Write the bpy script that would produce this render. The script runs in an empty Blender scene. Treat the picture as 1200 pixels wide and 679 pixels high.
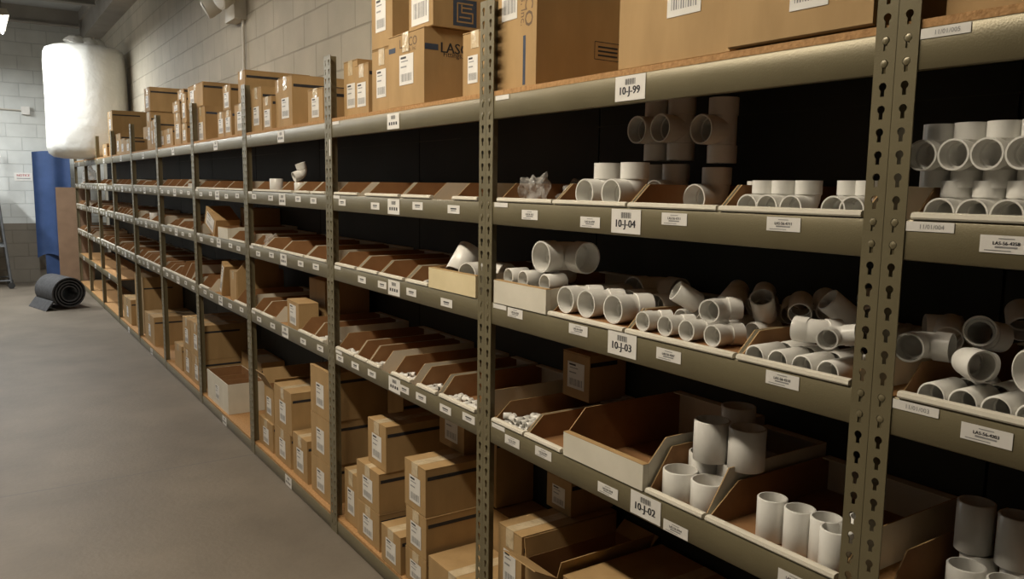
import bpy, bmesh, math, random
from mathutils import Vector, Matrix, Euler

# ------------------------------------------------------------------ camera, light, exposure
S = bpy.context.scene
COL = S.collection
S.view_settings.view_transform = 'Standard'
S.view_settings.look = 'None'
S.view_settings.exposure = 0.0
S.view_settings.gamma = 1.0
S.view_settings.use_curve_mapping = False

F_PX = 942.9
YAW, PITCH, ROLL = math.radians(33.80), math.radians(7.29), math.radians(0.801)
CAM = Vector((-1.301, 0.0, 1.589))
fw = Vector((math.sin(YAW)*math.cos(PITCH), math.cos(YAW)*math.cos(PITCH), -math.sin(PITCH)))
rt0 = Vector((math.cos(YAW), -math.sin(YAW), 0))
up0 = rt0.cross(fw)
rt = math.cos(ROLL)*rt0 + math.sin(ROLL)*up0
up = -math.sin(ROLL)*rt0 + math.cos(ROLL)*up0
cam = bpy.data.objects.new('camera', bpy.data.cameras.new('camera'))
COL.objects.link(cam)
cam.data.sensor_width = 36.0
cam.data.lens = F_PX/1200*36.0
cam.data.clip_start = 0.02
cam.matrix_world = Matrix(((rt.x, up.x, -fw.x, CAM.x), (rt.y, up.y, -fw.y, CAM.y), (rt.z, up.z, -fw.z, CAM.z), (0, 0, 0, 1)))
S.camera = cam

world = bpy.data.worlds.new('world')
S.world = world
world.use_nodes = True
world.node_tree.nodes['Background'].inputs[0].default_value = (0.9, 0.85, 0.75, 1)
world.node_tree.nodes['Background'].inputs[1].default_value = 0.01

# ceiling fixtures, then one added fill light: (x, y, z, power W, colour, length)
WARM, COOL = (1.0, 0.86, 0.66), (0.96, 0.98, 0.97)
LAMPS = [(-1.45, 2.35, 3.30, 84, WARM, 2.40, 'warm fluorescent strip light over the aisle by the near bays'),
         (-1.40, 6.2, 3.30, 43, (1.0, 0.85, 0.68), 2.40, 'fluorescent strip light over the middle of the aisle'),
         (-.915, 11.2, 3.34, 92, COOL, 1.22, 'bright cool fluorescent strip light by the wrapped roll, at left frame edge'),
         (-2.40, 12.9, 3.34, 140, COOL, 1.22, 'added cool fill light left of the frame, brightening the far wall')]  # unseen lamp added to lift the far wall and the roll's left side
HOLE0 = 0.0473


def ray_at(px, py, x):
    """world point where the sight line through a photo pixel meets the plane X = x"""
    v = rt*((px-600)/F_PX) + up*(-(py-339.5)/F_PX) + fw
    t = (x-CAM.x)/v.x
    return CAM + v*t


def yy(px, py, x=0.0):
    return ray_at(px, py, x).y


# ------------------------------------------------------------------ materials
def new_mat(name):
    m = bpy.data.materials.new(name)
    m.use_nodes = True
    nt = m.node_tree
    return m, nt, nt.nodes['Principled BSDF']


def setp(b, rough=.5, metal=0, spec=.5):
    b.inputs['Roughness'].default_value = rough
    b.inputs['Metallic'].default_value = metal
    b.inputs['Specular IOR Level'].default_value = spec


def noisy(name, c0, c1, scale=8, rough=.6, metal=0, spec=.4, bump=0, bscale=60, detail=4, stretch=(1, 1, 1)):
    m, nt, b = new_mat(name)
    setp(b, rough, metal, spec)
    tc = nt.nodes.new('ShaderNodeTexCoord')
    mp = nt.nodes.new('ShaderNodeMapping')
    mp.inputs['Scale'].default_value = stretch
    nt.links.new(tc.outputs['Object'], mp.inputs[0])
    n = nt.nodes.new('ShaderNodeTexNoise')
    n.inputs['Scale'].default_value = scale
    n.inputs['Detail'].default_value = detail
    nt.links.new(mp.outputs[0], n.inputs['Vector'])
    r = nt.nodes.new('ShaderNodeValToRGB')
    r.color_ramp.elements[0].position = .3
    r.color_ramp.elements[1].position = .7
    r.color_ramp.elements[0].color = (*c0, 1)
    r.color_ramp.elements[1].color = (*c1, 1)
    nt.links.new(n.outputs['Fac'], r.inputs[0])
    nt.links.new(r.outputs[0], b.inputs['Base Color'])
    if bump:
        n2 = nt.nodes.new('ShaderNodeTexNoise')
        n2.inputs['Scale'].default_value = bscale
        nt.links.new(mp.outputs[0], n2.inputs['Vector'])
        bp = nt.nodes.new('ShaderNodeBump')
        bp.inputs['Strength'].default_value = bump
        bp.inputs['Distance'].default_value = .01
        nt.links.new(n2.outputs['Fac'], bp.inputs['Height'])
        nt.links.new(bp.outputs[0], b.inputs['Normal'])
    return m


def block_mat(name, c1, c2, mortar, low=None, axis='Y'):
    m, nt, b = new_mat(name)
    setp(b, .7, 0, .3)
    tc = nt.nodes.new('ShaderNodeTexCoord')
    sp = nt.nodes.new('ShaderNodeSeparateXYZ')
    nt.links.new(tc.outputs['Object'], sp.inputs[0])
    cb = nt.nodes.new('ShaderNodeCombineXYZ')
    nt.links.new(sp.outputs[axis], cb.inputs['X'])
    nt.links.new(sp.outputs['Z'], cb.inputs['Y'])
    br = nt.nodes.new('ShaderNodeTexBrick')
    br.inputs['Scale'].default_value = 1
    br.inputs['Brick Width'].default_value = .4064
    br.inputs['Row Height'].default_value = .2032
    br.inputs['Mortar Size'].default_value = .006
    br.inputs['Mortar Smooth'].default_value = .3
    br.inputs['Color1'].default_value = (*c1, 1)
    br.inputs['Color2'].default_value = (*c2, 1)
    br.inputs['Mortar'].default_value = (*mortar, 1)
    nt.links.new(cb.outputs[0], br.inputs['Vector'])
    n = nt.nodes.new('ShaderNodeTexNoise')
    n.inputs['Scale'].default_value = 3.5
    n.inputs['Detail'].default_value = 6
    nt.links.new(tc.outputs['Object'], n.inputs['Vector'])
    mx = nt.nodes.new('ShaderNodeMix')
    mx.data_type = 'RGBA'
    mx.blend_type = 'MULTIPLY'
    mx.inputs['Factor'].default_value = .35
    nt.links.new(br.outputs['Color'], mx.inputs['A'])
    nt.links.new(n.outputs['Fac'], mx.inputs['B'])
    out = mx.outputs['Result']
    if low:
        lt = nt.nodes.new('ShaderNodeMath')
        lt.operation = 'LESS_THAN'
        lt.inputs[1].default_value = .92
        nt.links.new(sp.outputs['Z'], lt.inputs[0])
        m2 = nt.nodes.new('ShaderNodeMix')
        m2.data_type = 'RGBA'
        m2.blend_type = 'MULTIPLY'
        nt.links.new(lt.outputs[0], m2.inputs['Factor'])
        nt.links.new(out, m2.inputs['A'])
        m2.inputs['B'].default_value = (*low, 1)
        out = m2.outputs['Result']
    nt.links.new(out, b.inputs['Base Color'])
    n2 = nt.nodes.new('ShaderNodeTexNoise')
    n2.inputs['Scale'].default_value = 90
    nt.links.new(tc.outputs['Object'], n2.inputs['Vector'])
    ad = nt.nodes.new('ShaderNodeMath')
    ad.operation = 'MULTIPLY_ADD'
    nt.links.new(n2.outputs['Fac'], ad.inputs[0])
    ad.inputs[1].default_value = .35
    inv = nt.nodes.new('ShaderNodeMath')
    inv.operation = 'SUBTRACT'
    inv.inputs[0].default_value = 1
    nt.links.new(br.outputs['Fac'], inv.inputs[1])
    nt.links.new(inv.outputs[0], ad.inputs[2])
    bp = nt.nodes.new('ShaderNodeBump')
    bp.inputs['Strength'].default_value = .7
    bp.inputs['Distance'].default_value = .008
    nt.links.new(ad.outputs[0], bp.inputs['Height'])
    nt.links.new(bp.outputs[0], b.inputs['Normal'])
    return m


def floor_mat():
    m, nt, b = new_mat('concrete')
    setp(b, .55, 0, .35)
    tc = nt.nodes.new('ShaderNodeTexCoord')
    n = nt.nodes.new('ShaderNodeTexNoise')
    n.inputs['Scale'].default_value = 1.6
    n.inputs['Detail'].default_value = 9
    n.inputs['Roughness'].default_value = .62
    nt.links.new(tc.outputs['Object'], n.inputs['Vector'])
    r = nt.nodes.new('ShaderNodeValToRGB')
    r.color_ramp.elements[0].position = .32
    r.color_ramp.elements[1].position = .7
    r.color_ramp.elements[0].color = (.125, .104, .079, 1)
    r.color_ramp.elements[1].color = (.185, .156, .120, 1)
    nt.links.new(n.outputs['Fac'], r.inputs[0])
    sp = nt.nodes.new('ShaderNodeSeparateXYZ')
    nt.links.new(tc.outputs['Object'], sp.inputs[0])
    prev = None
    for jy in (4.65, 9.3):
        s = nt.nodes.new('ShaderNodeMath'); s.operation = 'SUBTRACT'; s.inputs[1].default_value = jy
        nt.links.new(sp.outputs['Y'], s.inputs[0])
        a = nt.nodes.new('ShaderNodeMath'); a.operation = 'ABSOLUTE'
        nt.links.new(s.outputs[0], a.inputs[0])
        l = nt.nodes.new('ShaderNodeMath'); l.operation = 'LESS_THAN'; l.inputs[1].default_value = .006
        nt.links.new(a.outputs[0], l.inputs[0])
        if prev:
            q = nt.nodes.new('ShaderNodeMath'); q.operation = 'MAXIMUM'
            nt.links.new(prev.outputs[0], q.inputs[0]); nt.links.new(l.outputs[0], q.inputs[1])
            prev = q
        else:
            prev = l
    mx = nt.nodes.new('ShaderNodeMix'); mx.data_type = 'RGBA'
    nt.links.new(prev.outputs[0], mx.inputs['Factor'])
    nt.links.new(r.outputs[0], mx.inputs['A'])
    mx.inputs['B'].default_value = (.115, .10, .085, 1)
    nt.links.new(mx.outputs['Result'], b.inputs['Base Color'])
    n2 = nt.nodes.new('ShaderNodeTexNoise')
    n2.inputs['Scale'].default_value = 40
    nt.links.new(tc.outputs['Object'], n2.inputs['Vector'])
    bp = nt.nodes.new('ShaderNodeBump')
    bp.inputs['Strength'].default_value = .12
    bp.inputs['Distance'].default_value = .01
    nt.links.new(n2.outputs['Fac'], bp.inputs['Height'])
    nt.links.new(bp.outputs[0], b.inputs['Normal'])
    return m


def emit_mat(name, col, s):
    m, nt, b = new_mat(name)
    b.inputs['Base Color'].default_value = (*col, 1)
    b.inputs['Emission Color'].default_value = (*col, 1)
    b.inputs['Emission Strength'].default_value = s
    return m


def film_mat(name, col, alpha, rough=.15):
    m, nt, b = new_mat(name)
    setp(b, rough, 0, .6)
    tc = nt.nodes.new('ShaderNodeTexCoord')
    n = nt.nodes.new('ShaderNodeTexNoise')
    n.inputs['Scale'].default_value = 30
    nt.links.new(tc.outputs['Object'], n.inputs['Vector'])
    bp = nt.nodes.new('ShaderNodeBump')
    bp.inputs['Strength'].default_value = .8
    bp.inputs['Distance'].default_value = .02
    nt.links.new(n.outputs['Fac'], bp.inputs['Height'])
    nt.links.new(bp.outputs[0], b.inputs['Normal'])
    b.inputs['Base Color'].default_value = (*col, 1)
    b.inputs['Alpha'].default_value = alpha
    return m


M = dict(
    steel=noisy('tan_painted_steel', (.170, .146, .084), (.20, .172, .10), 5, .36, .25, .5, .06, 300),
    board=noisy('particle_board', (.34, .185, .075), (.50, .29, .125), 90, .75, 0, .25, .2, 150),
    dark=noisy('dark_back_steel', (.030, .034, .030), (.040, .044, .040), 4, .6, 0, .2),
    kraft=noisy('kraft_cardboard', (.37, .240, .108), (.44, .290, .135), 14, .7, 0, .25, .05, 80, 4, (1, 1, .3)),
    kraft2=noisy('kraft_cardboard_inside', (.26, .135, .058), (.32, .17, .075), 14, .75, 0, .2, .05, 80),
    white=noisy('white_cardboard', (.62, .585, .49), (.70, .66, .56), 10, .65, 0, .3, .04, 80),
    pvc=noisy('white_pvc', (.70, .69, .65), (.76, .75, .71), 12, .3, 0, .5),
    paper=noisy('white_label_paper', (.72, .70, .66), (.78, .76, .72), 20, .45, 0, .4),
    ink=noisy('black_ink', (.02, .02, .025), (.035, .035, .04), 30, .5),
    grey=noisy('grey_print', (.22, .22, .22), (.30, .30, .30), 40, .5),
    blue=noisy('blue_print', (.035, .05, .085), (.055, .075, .12), 30, .6),
    brownink=noisy('brown_print', (.12, .075, .04), (.16, .10, .055), 30, .6),
    tape=noisy('clear_parcel_tape', (.58, .46, .29), (.68, .56, .38), 25, .14, 0, .9, .5, 45),
    cmu=block_mat('painted_block_wall', (.52, .475, .38), (.56, .51, .41), (.42, .38, .30)),
    cmufar=block_mat('grey_painted_block_wall', (.70, .72, .69), (.75, .77, .74), (.60, .62, .60), (.34, .29, .24), 'X'),
    ceil=noisy('grey_ceiling', (.34, .35, .35), (.40, .41, .41), 2, .8),
    leftwall=noisy('grey_wall_paint', (.13, .13, .13), (.17, .17, .17), 2, .8),
    joist=noisy('joist_paint', (.26, .24, .21), (.32, .295, .26), 3, .7),
    floor=floor_mat(),
    film=noisy('white_foam_in_plastic', (.74, .74, .70), (.82, .82, .78), 3, .28, 0, .6, .9, 9),
    clear=film_mat('clear_plastic_bag', (.75, .75, .72), .28),
    hard=noisy('brown_hardboard', (.20, .125, .075), (.25, .16, .10), 6, .6),
    rubber=noisy('dark_grey_matting', (.045, .045, .048), (.075, .075, .078), 20, .8, 0, .3, .3, 120),
    bluep=noisy('blue_plastic_sheet', (.035, .07, .17), (.05, .09, .22), 5, .45, 0, .4, .3, 8),
    iron=noisy('dark_grey_steel', (.10, .105, .11), (.14, .145, .15), 10, .5, .3),
    beige=noisy('beige_plastic', (.50, .47, .40), (.55, .52, .45), 10, .45),
    glass=noisy('frosted_lamp_glass', (.72, .72, .68), (.8, .8, .76), 10, .2, 0, .6),
    black=noisy('black_rubber', (.015, .015, .015), (.03, .03, .03), 10, .6),
    red=noisy('red_print', (.45, .03, .03), (.5, .05, .05), 10, .5),
    cream=noisy('cream_cardboard', (.66, .56, .34), (.74, .63, .40), 10, .6, 0, .3, .04, 80),
    tube=emit_mat('fluorescent_tube_glow', (1.0, .97, .90), 26.0),
)


# ------------------------------------------------------------------ mesh helpers
class MB:
    """collects polygons into ONE mesh"""
    def __init__(self):
        self.v, self.f, self.m, self.mats, self.smooth = [], [], [], [], []

    def mi(self, mat):
        if mat not in self.mats:
            self.mats.append(mat)
        return self.mats.index(mat)

    def add(self, verts, faces, mat, smooth=False):
        o = len(self.v)
        self.v += [tuple(p) for p in verts]
        k = self.mi(mat)
        for f in faces:
            self.f.append([o+i for i in f]); self.m.append(k); self.smooth.append(smooth)
        return self

    def box(self, x0, x1, y0, y1, z0, z1, mat, fm=None):
        """fm: optional material per face key '-x' '+x' '-y' '+y' '-z' '+z'"""
        vs = [(x0, y0, z0), (x1, y0, z0), (x1, y1, z0), (x0, y1, z0), (x0, y0, z1), (x1, y0, z1), (x1, y1, z1), (x0, y1, z1)]
        fs = {'-z': (0, 3, 2, 1), '+z': (4, 5, 6, 7), '-y': (0, 1, 5, 4), '+x': (1, 2, 6, 5), '+y': (2, 3, 7, 6), '-x': (3, 0, 4, 7)}
        o = len(self.v)
        self.v += vs
        for k, f in fs.items():
            self.f.append([o+i for i in f])
            self.m.append(self.mi((fm or {}).get(k, mat)))
            self.smooth.append(False)
        return self

    def prism(self, prof, y0, y1, mat, inner=None, outer=None):
        """profile in XZ extruded along Y; inner = material of -y face, outer of +y face"""
        n = len(prof)
        o = len(self.v)
        self.v += [(x, y0, z) for x, z in prof] + [(x, y1, z) for x, z in prof]
        self.f.append([o+i for i in range(n)]); self.m.append(self.mi(inner or mat)); self.smooth.append(False)
        self.f.append([o+n+i for i in reversed(range(n))]); self.m.append(self.mi(outer or mat)); self.smooth.append(False)
        for i in range(n):
            j = (i+1) % n
            self.f.append([o+j, o+i, o+n+i, o+n+j]); self.m.append(self.mi(mat)); self.smooth.append(False)
        return self

    def sweep(self, pts, radii, mat, n=20, caps=True, flip=False):
        pts = [Vector(p) for p in pts]
        rings = []
        d0 = (pts[1]-pts[0]).normalized()
        ref = Vector((0, 0, 1)) if abs(d0.z) < .9 else Vector((1, 0, 0))
        u = d0.cross(ref).normalized()
        for i, p in enumerate(pts):
            a = pts[max(i-1, 0)]; b = pts[min(i+1, len(pts)-1)]
            d = (b-a)
            if d.length < 1e-9:
                d = d0
            d = d.normalized()
            u = (u - d*u.dot(d)).normalized()
            w = d.cross(u)
            rings.append([p + (u*math.cos(2*math.pi*k/n) + w*math.sin(2*math.pi*k/n))*radii[i] for k in range(n)])
        o = len(self.v)
        for r in rings:
            self.v += [tuple(q) for q in r]
        km = self.mi(mat)
        for i in range(len(pts)-1):
            for k in range(n):
                a, b, c, d = o+i*n+k, o+i*n+(k+1) % n, o+(i+1)*n+(k+1) % n, o+(i+1)*n+k
                self.f.append([d, c, b, a] if flip else [a, b, c, d]); self.m.append(km); self.smooth.append(True)
        if caps:
            for base, rev in ((o, True), (o+(len(pts)-1)*n, False)):
                ids = [base+k for k in range(n)]
                self.f.append(list(reversed(ids)) if rev != flip else ids); self.m.append(km); self.smooth.append(False)
        return self

    def cyl(self, a, b, r, mat, n=16):
        return self.sweep([a, b], [r, r], mat, n)

    def lathe(self, prof, mat, n=28, smooth=True):
        """closed profile [(r,z)...] around Z"""
        o = len(self.v)
        for r, z in prof:
            self.v += [(r*math.cos(2*math.pi*k/n), r*math.sin(2*math.pi*k/n), z) for k in range(n)]
        km = self.mi(mat)
        L = len(prof)
        for i in range(L):
            j = (i+1) % L
            for k in range(n):
                self.f.append([o+i*n+k, o+i*n+(k+1) % n, o+j*n+(k+1) % n, o+j*n+k]); self.m.append(km); self.smooth.append(smooth)
        return self

    def quad(self, p, mat):
        return self.add(p, [(0, 1, 2, 3)], mat)

    def mesh(self, name, auto=True):
        me = bpy.data.meshes.new(name)
        me.from_pydata(self.v, [], self.f)
        for mt in self.mats:
            me.materials.append(mt)
        for p, k, s in zip(me.polygons, self.m, self.smooth):
            p.material_index = k
            p.use_smooth = s
        me.update()
        if auto and any(self.smooth):
            me.set_sharp_from_angle(angle=math.radians(50))
        return me

    def build(self, name, parent=None, loc=(0, 0, 0)):
        return link(name, self.mesh(name), parent, loc)


def link(name, me, parent=None, loc=(0, 0, 0)):
    o = bpy.data.objects.new(name, me)
    COL.objects.link(o)
    o.location = loc
    if parent:
        o.parent = parent
    return o


def tag(o, label, cat, group=None, kind=None):
    o['label'] = label
    o['category'] = cat
    if group:
        o['group'] = group
    if kind:
        o['kind'] = kind
    return o


def thing(name, label, cat, loc=(0, 0, 0), rotz=0, group=None):
    o = bpy.data.objects.new(name, None)
    o.empty_display_size = .05
    COL.objects.link(o)
    o.location = loc
    o.rotation_euler = (0, 0, rotz)
    return tag(o, label, cat, group)


def struct(name, mb):
    o = mb.build(name)
    o['kind'] = 'structure'
    return o


_text_cache = {}


def text_polys(s, size):
    """flat outline of a word: vertices (u,v) and faces, lower-left at 0,0"""
    k = (s, size)
    if k not in _text_cache:
        cu = bpy.data.curves.new('t', 'FONT')
        cu.body = s
        cu.size = size
        cu.resolution_u = 2
        ob = bpy.data.objects.new('t', cu)
        COL.objects.link(ob)
        dg = bpy.context.evaluated_depsgraph_get()
        me = ob.evaluated_get(dg).to_mesh()
        vs = [(v.co.x, v.co.y) for v in me.vertices]
        fs = [tuple(p.vertices) for p in me.polygons]
        ob.evaluated_get(dg).to_mesh_clear()
        bpy.data.objects.remove(ob)
        bpy.data.curves.remove(cu)
        x0 = min(v[0] for v in vs); y0 = min(v[1] for v in vs)
        vs = [(a-x0, b-y0) for a, b in vs]
        _text_cache[k] = (vs, fs, max(v[0] for v in vs), max(v[1] for v in vs))
    return _text_cache[k]


def put_text(mb, s, width, o, u, v, mat, bold=0):
    """text centred at o, along unit vectors u (reading) and v (up), fitted to width"""
    vs, fs, w, h = text_polys(s, 1.0)
    k = width/w
    o, u, v = Vector(o), Vector(u), Vector(v)
    n = u.cross(v)
    for dx in ((0,) if not bold else (-bold, 0, bold)):
        mb.add([o + u*((a-w/2)*k + dx) + v*((b-h/2)*k) + n*(dx*.02) for a, b in vs], fs, mat)


def put_rect(mb, o, u, v, w, h, mat):
    o, u, v = Vector(o), Vector(u)*w/2, Vector(v)*h/2
    mb.quad([o-u-v, o+u-v, o+u+v, o-u+v], mat)


FU, FV = Vector((0, -1, 0)), Vector((0, 0, 1))         # reading direction on faces that look to -X
SU, SV = Vector((1, 0, 0)), Vector((0, 0, 1))          # and on faces that look to -Y


# ------------------------------------------------------------------ the room
WX, FARY = .50, 14.6
struct('floor', MB().box(-4.2, WX+.2, -4, FARY+.2, -.1, 0, M['floor']))
struct('wall_right', MB().box(WX, WX+.2, -4, FARY+.2, 0, 4.15, M['cmu']))
struct('wall_far', MB().box(-4.2, WX, FARY, FARY+.2, 0, 4.15, M['cmufar']))
struct('wall_left', MB().box(-4.4, -4.2, -4, FARY+.2, 0, 4.15, M['leftwall']))
struct('wall_near', MB().box(-4.2, WX, -4.2, -4, 0, 4.15, M['leftwall']))
struct('ceiling', MB().box(-4.4, WX+.2, -4.2, FARY+.2, 4.15, 4.25, M['ceil']))
struct('trim_1', MB().box(.26, WX, -4, FARY, 3.76, 4.02, M['joist']).box(.22, WX, -4, FARY, 4.02, 4.15, M['joist']))
for k, jy in enumerate((8.2, 10.3, 12.4, 14.3)):
    struct('ceiling_beam', MB().box(-4.2, .22, jy-.02, jy+.02, 3.93, 4.15, M['joist']).box(-4.2, .22, jy-.07, jy+.07, 3.91, 3.93, M['joist']))


# ------------------------------------------------------------------ ceiling lamps and the added far fill
def strip_light(x, y, z, watts, col, length, label):
    t = thing('strip_light', label, 'ceiling light', (x, y, z))
    MB().prism([(-.07, .03), (-.05, .09), (.05, .09), (.07, .03), (.02, .02), (-.02, .02)], -length/2, length/2, M['beige']).build('housing', t)
    for s in (-1, 1):
        MB().cyl((s*.04, -length/2+.02, .008), (s*.04, length/2-.02, .008), .013, M['tube'], 12).build('fluorescent_tube', t)
    MB().cyl((0, -length/2+.1, .09), (0, -length/2+.1, 4.15-z), .004, M['iron'], 6).build('hanging_cable', t)
    MB().cyl((0, length/2-.1, .09), (0, length/2-.1, 4.15-z), .004, M['iron'], 6).build('hanging_cable', t)
    ld = bpy.data.lights.new('strip_glow', 'AREA')
    ld.shape = 'RECTANGLE'
    ld.size = .16
    ld.size_y = length
    ld.energy = watts
    ld.color = col
    lo = bpy.data.objects.new('strip_glow', ld)
    COL.objects.link(lo)
    lo.parent = t
    lo.location = (0, 0, -.012)


for L in LAMPS:
    strip_light(*L)

# ------------------------------------------------------------------ the shelving
Y0, W = .797, 1.295
DEPTH = .457
BEAM = {'99': (1.787, 1.854), '04': (1.475, 1.543), '03': (1.171, 1.238), '02': (.796, .865), '00': (0.0, .061)}
BOARD = {'99': 1.868, '04': 1.525, '03': 1.220, '02': .847, '00': .073}
PITCH_H = .0381


def post_mesh(mirror):
    """angle post with a column of keyhole slots; flange spans y 0..0.038 (mirrored for the other hand)"""
    w, t, zt = .038, .0025, 2.134
    hole = []
    for k in range(9):
        a = math.radians(-62 + k*(304/8))
        hole.append((.019 + .0072*math.cos(a), .004 + .0072*math.sin(a)))
    hole += [(.019-.0036, -.0125), (.019+.0036, -.0125)]
    bm = bmesh.new()
    rect = [(0, -PITCH_H/2), (w, -PITCH_H/2), (w, PITCH_H/2), (0, PITCH_H/2)]
    es = []
    for loop in (rect, hole):
        vs = [bm.verts.new((0, a, b)) for a, b in loop]
        for i in range(len(vs)):
            es.append(bm.edges.new((vs[i], vs[(i+1) % len(vs)])))
    bmesh.ops.triangle_fill(bm, edges=es, use_beauty=True)
    bm.verts.index_update()
    cv = [v.co.copy() for v in bm.verts]
    cf = []
    for f in bm.faces:
        ids = [v.index for v in f.verts]
        n = (cv[ids[1]]-cv[ids[0]]).cross(cv[ids[2]]-cv[ids[0]])
        cf.append(ids if n.x < 0 else ids[::-1])
    bm.free()
    mb = MB()
    st = M['steel']
    z0 = HOLE0-PITCH_H/2
    N = 55
    for k in range(N):
        zc = z0 + PITCH_H*(k+.5)
        mb.add([(-t, p.y, zc+p.z) for p in cv], cf, st)
        mb.add([(0, p.y, zc+p.z) for p in cv], [f[::-1] for f in cf], st)
        h = len(hole)
        mb.add([(-t, a, zc+b) for a, b in hole] + [(0, a, zc+b) for a, b in hole],
               [(i, (i+1) % h, h+(i+1) % h, h+i) for i in range(h)], st)
    ze = z0+N*PITCH_H
    mb.box(-t, 0, 0, w, 0, z0, st)
    mb.box(-t, 0, 0, w, ze, zt, st)
    mb.box(-t, 0, w-.0001, w, 0, zt, st)
    # rolled corner and side flange
    mb.sweep([(-t+.003, .003, 0), (-t+.003, .003, zt)], [.0031, .0031], st, 10)
    mb.box(-t+.003, .038, 0, .0025, 0, zt, st)
    me = mb.mesh('post')
    if mirror:
        me.transform(Matrix.Scale(-1, 4, (0, 1, 0)))
        me.flip_normals()
    return me


POST, POST_M = post_mesh(False), post_mesh(True)


def beam_mesh(h):
    mb = MB()
    st = M['steel']
    a, b = .003, W-.003
    prof = [(0.0, .002), (0.0, h-.003), (.002, h), (.006, h), (.006, h-.002), (.002, h-.004), (.002, .003), (.012, .003), (.012, 0), (.002, 0)]
    mb.prism(prof, a, b, st)
    return mb


def rivets(mb, z0, z1):
    k = 0
    while HOLE0 + k*PITCH_H < z1:
        z = HOLE0 + k*PITCH_H
        if z > z0+.006:
            for y in (.020, W-.020):
                mb.sweep([(.0005, y, z-z0+.004), (-.003, y, z-z0+.004), (-.0042, y, z-z0+.004)], [.0068, .0062, .003], M['steel'], 10)
        k += 1


BEAM_ME = {}
for lv, (a, b) in BEAM.items():
    mb = beam_mesh(b-a)
    rivets(mb, a, b)
    BEAM_ME[lv] = mb.mesh('beam')
BOARD_ME = MB().box(.004, DEPTH-.02, .004, W-.004, -.013, 0, M['board']).mesh('shelf_board')
BOARD99_ME = MB().box(.001, DEPTH-.004, .002, W-.002, -.014, 0, M['board']).mesh('shelf_board')
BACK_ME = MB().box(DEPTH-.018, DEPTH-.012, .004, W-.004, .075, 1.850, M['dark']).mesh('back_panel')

BAYNAME = {-1: 'bay cut off by right frame edge', 0: 'bay marked 10-J', 1: 'first bay left of 10-J', 2: 'second bay left of 10-J',
           3: 'third bay left of 10-J', 4: 'fourth bay left of 10-J', 5: 'fifth bay left of 10-J', 6: 'sixth bay left of 10-J',
           7: 'seventh bay left of 10-J', 8: 'eighth bay left of 10-J', 9: 'end bay by the brown panel'}
UNIT_LABEL = {-1: 'tan steel shelving unit cut off by the right frame edge', 0: 'tan steel shelving unit with the large 10-J location labels',
              9: 'tan steel shelving unit at the far end beside the brown panel'}
SHELFNAME = {'99': 'top shelf', '04': 'upper bin shelf', '03': 'middle bin shelf', '02': 'lower bin shelf', '00': 'bottom shelf'}
ORD = ['first', 'second', 'third', 'fourth', 'fifth', 'sixth', 'seventh', 'eighth', 'ninth', 'tenth', 'eleventh', 'twelfth']


def big_sticker(text, w=.10, h=.056):
    mb = MB()
    put_rect(mb, (-.0006, 0, 0), FU, FV, w, h, M['paper'])
    mb.box(-.0005, 0, -w/2, w/2, -h/2, h/2, M['paper'])
    n = 14
    for k in range(n):
        put_rect(mb, (-.0009, .017-k*.034/(n-1), h*.25), FU, FV, .0016 if k % 3 else .0006, h*.24, M['ink'])
    if text:
        put_text(mb, text, w*.66, (-.0009, 0, -h*.14), FU, FV, M['ink'], .0011)
    else:
        for q in range(4):
            put_rect(mb, (-.0009, .03-q*.019, -h*.14), FU, FV, .012, h*.2, M['ink'])
    return mb


def small_sticker(text, w=.078, h=.027):
    mb = MB()
    mb.box(-.0005, 0, -w/2, w/2, -h/2, h/2, M['paper'])
    if text:
        put_rect(mb, (-.0009, 0, h*.32), FU, FV, w*.3, h*.05, M['grey'])
        put_text(mb, text, w*.5, (-.0009, 0, h*.06), FU, FV, M['ink'], .0003)
        put_rect(mb, (-.0009, 0, -h*.16), FU, FV, w*.42, h*.10, M['grey'])
        put_rect(mb, (-.0009, .012, -h*.36), FU, FV, w*.5, h*.05, M['grey'])
    else:
        put_rect(mb, (-.0009, 0, h*.08), FU, FV, w*.5, h*.16, M['ink'])
        put_rect(mb, (-.0009, 0, -h*.16), FU, FV, w*.42, h*.12, M['grey'])
    return mb


def tiny_sticker(text, w=.072, h=.013):
    mb = MB()
    mb.box(-.0005, 0, -w/2, w/2, -h/2, h/2, M['paper'])
    if text:
        put_text(mb, text, w*.5, (-.0009, -.004, 0), FU, FV, M['grey'])
    return mb


GENERIC_BIG = big_sticker('').mesh('location_label')
GENERIC_SMALL = small_sticker('').mesh('stock_label')
GENERIC_TINY = tiny_sticker('').mesh('position_label')

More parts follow.
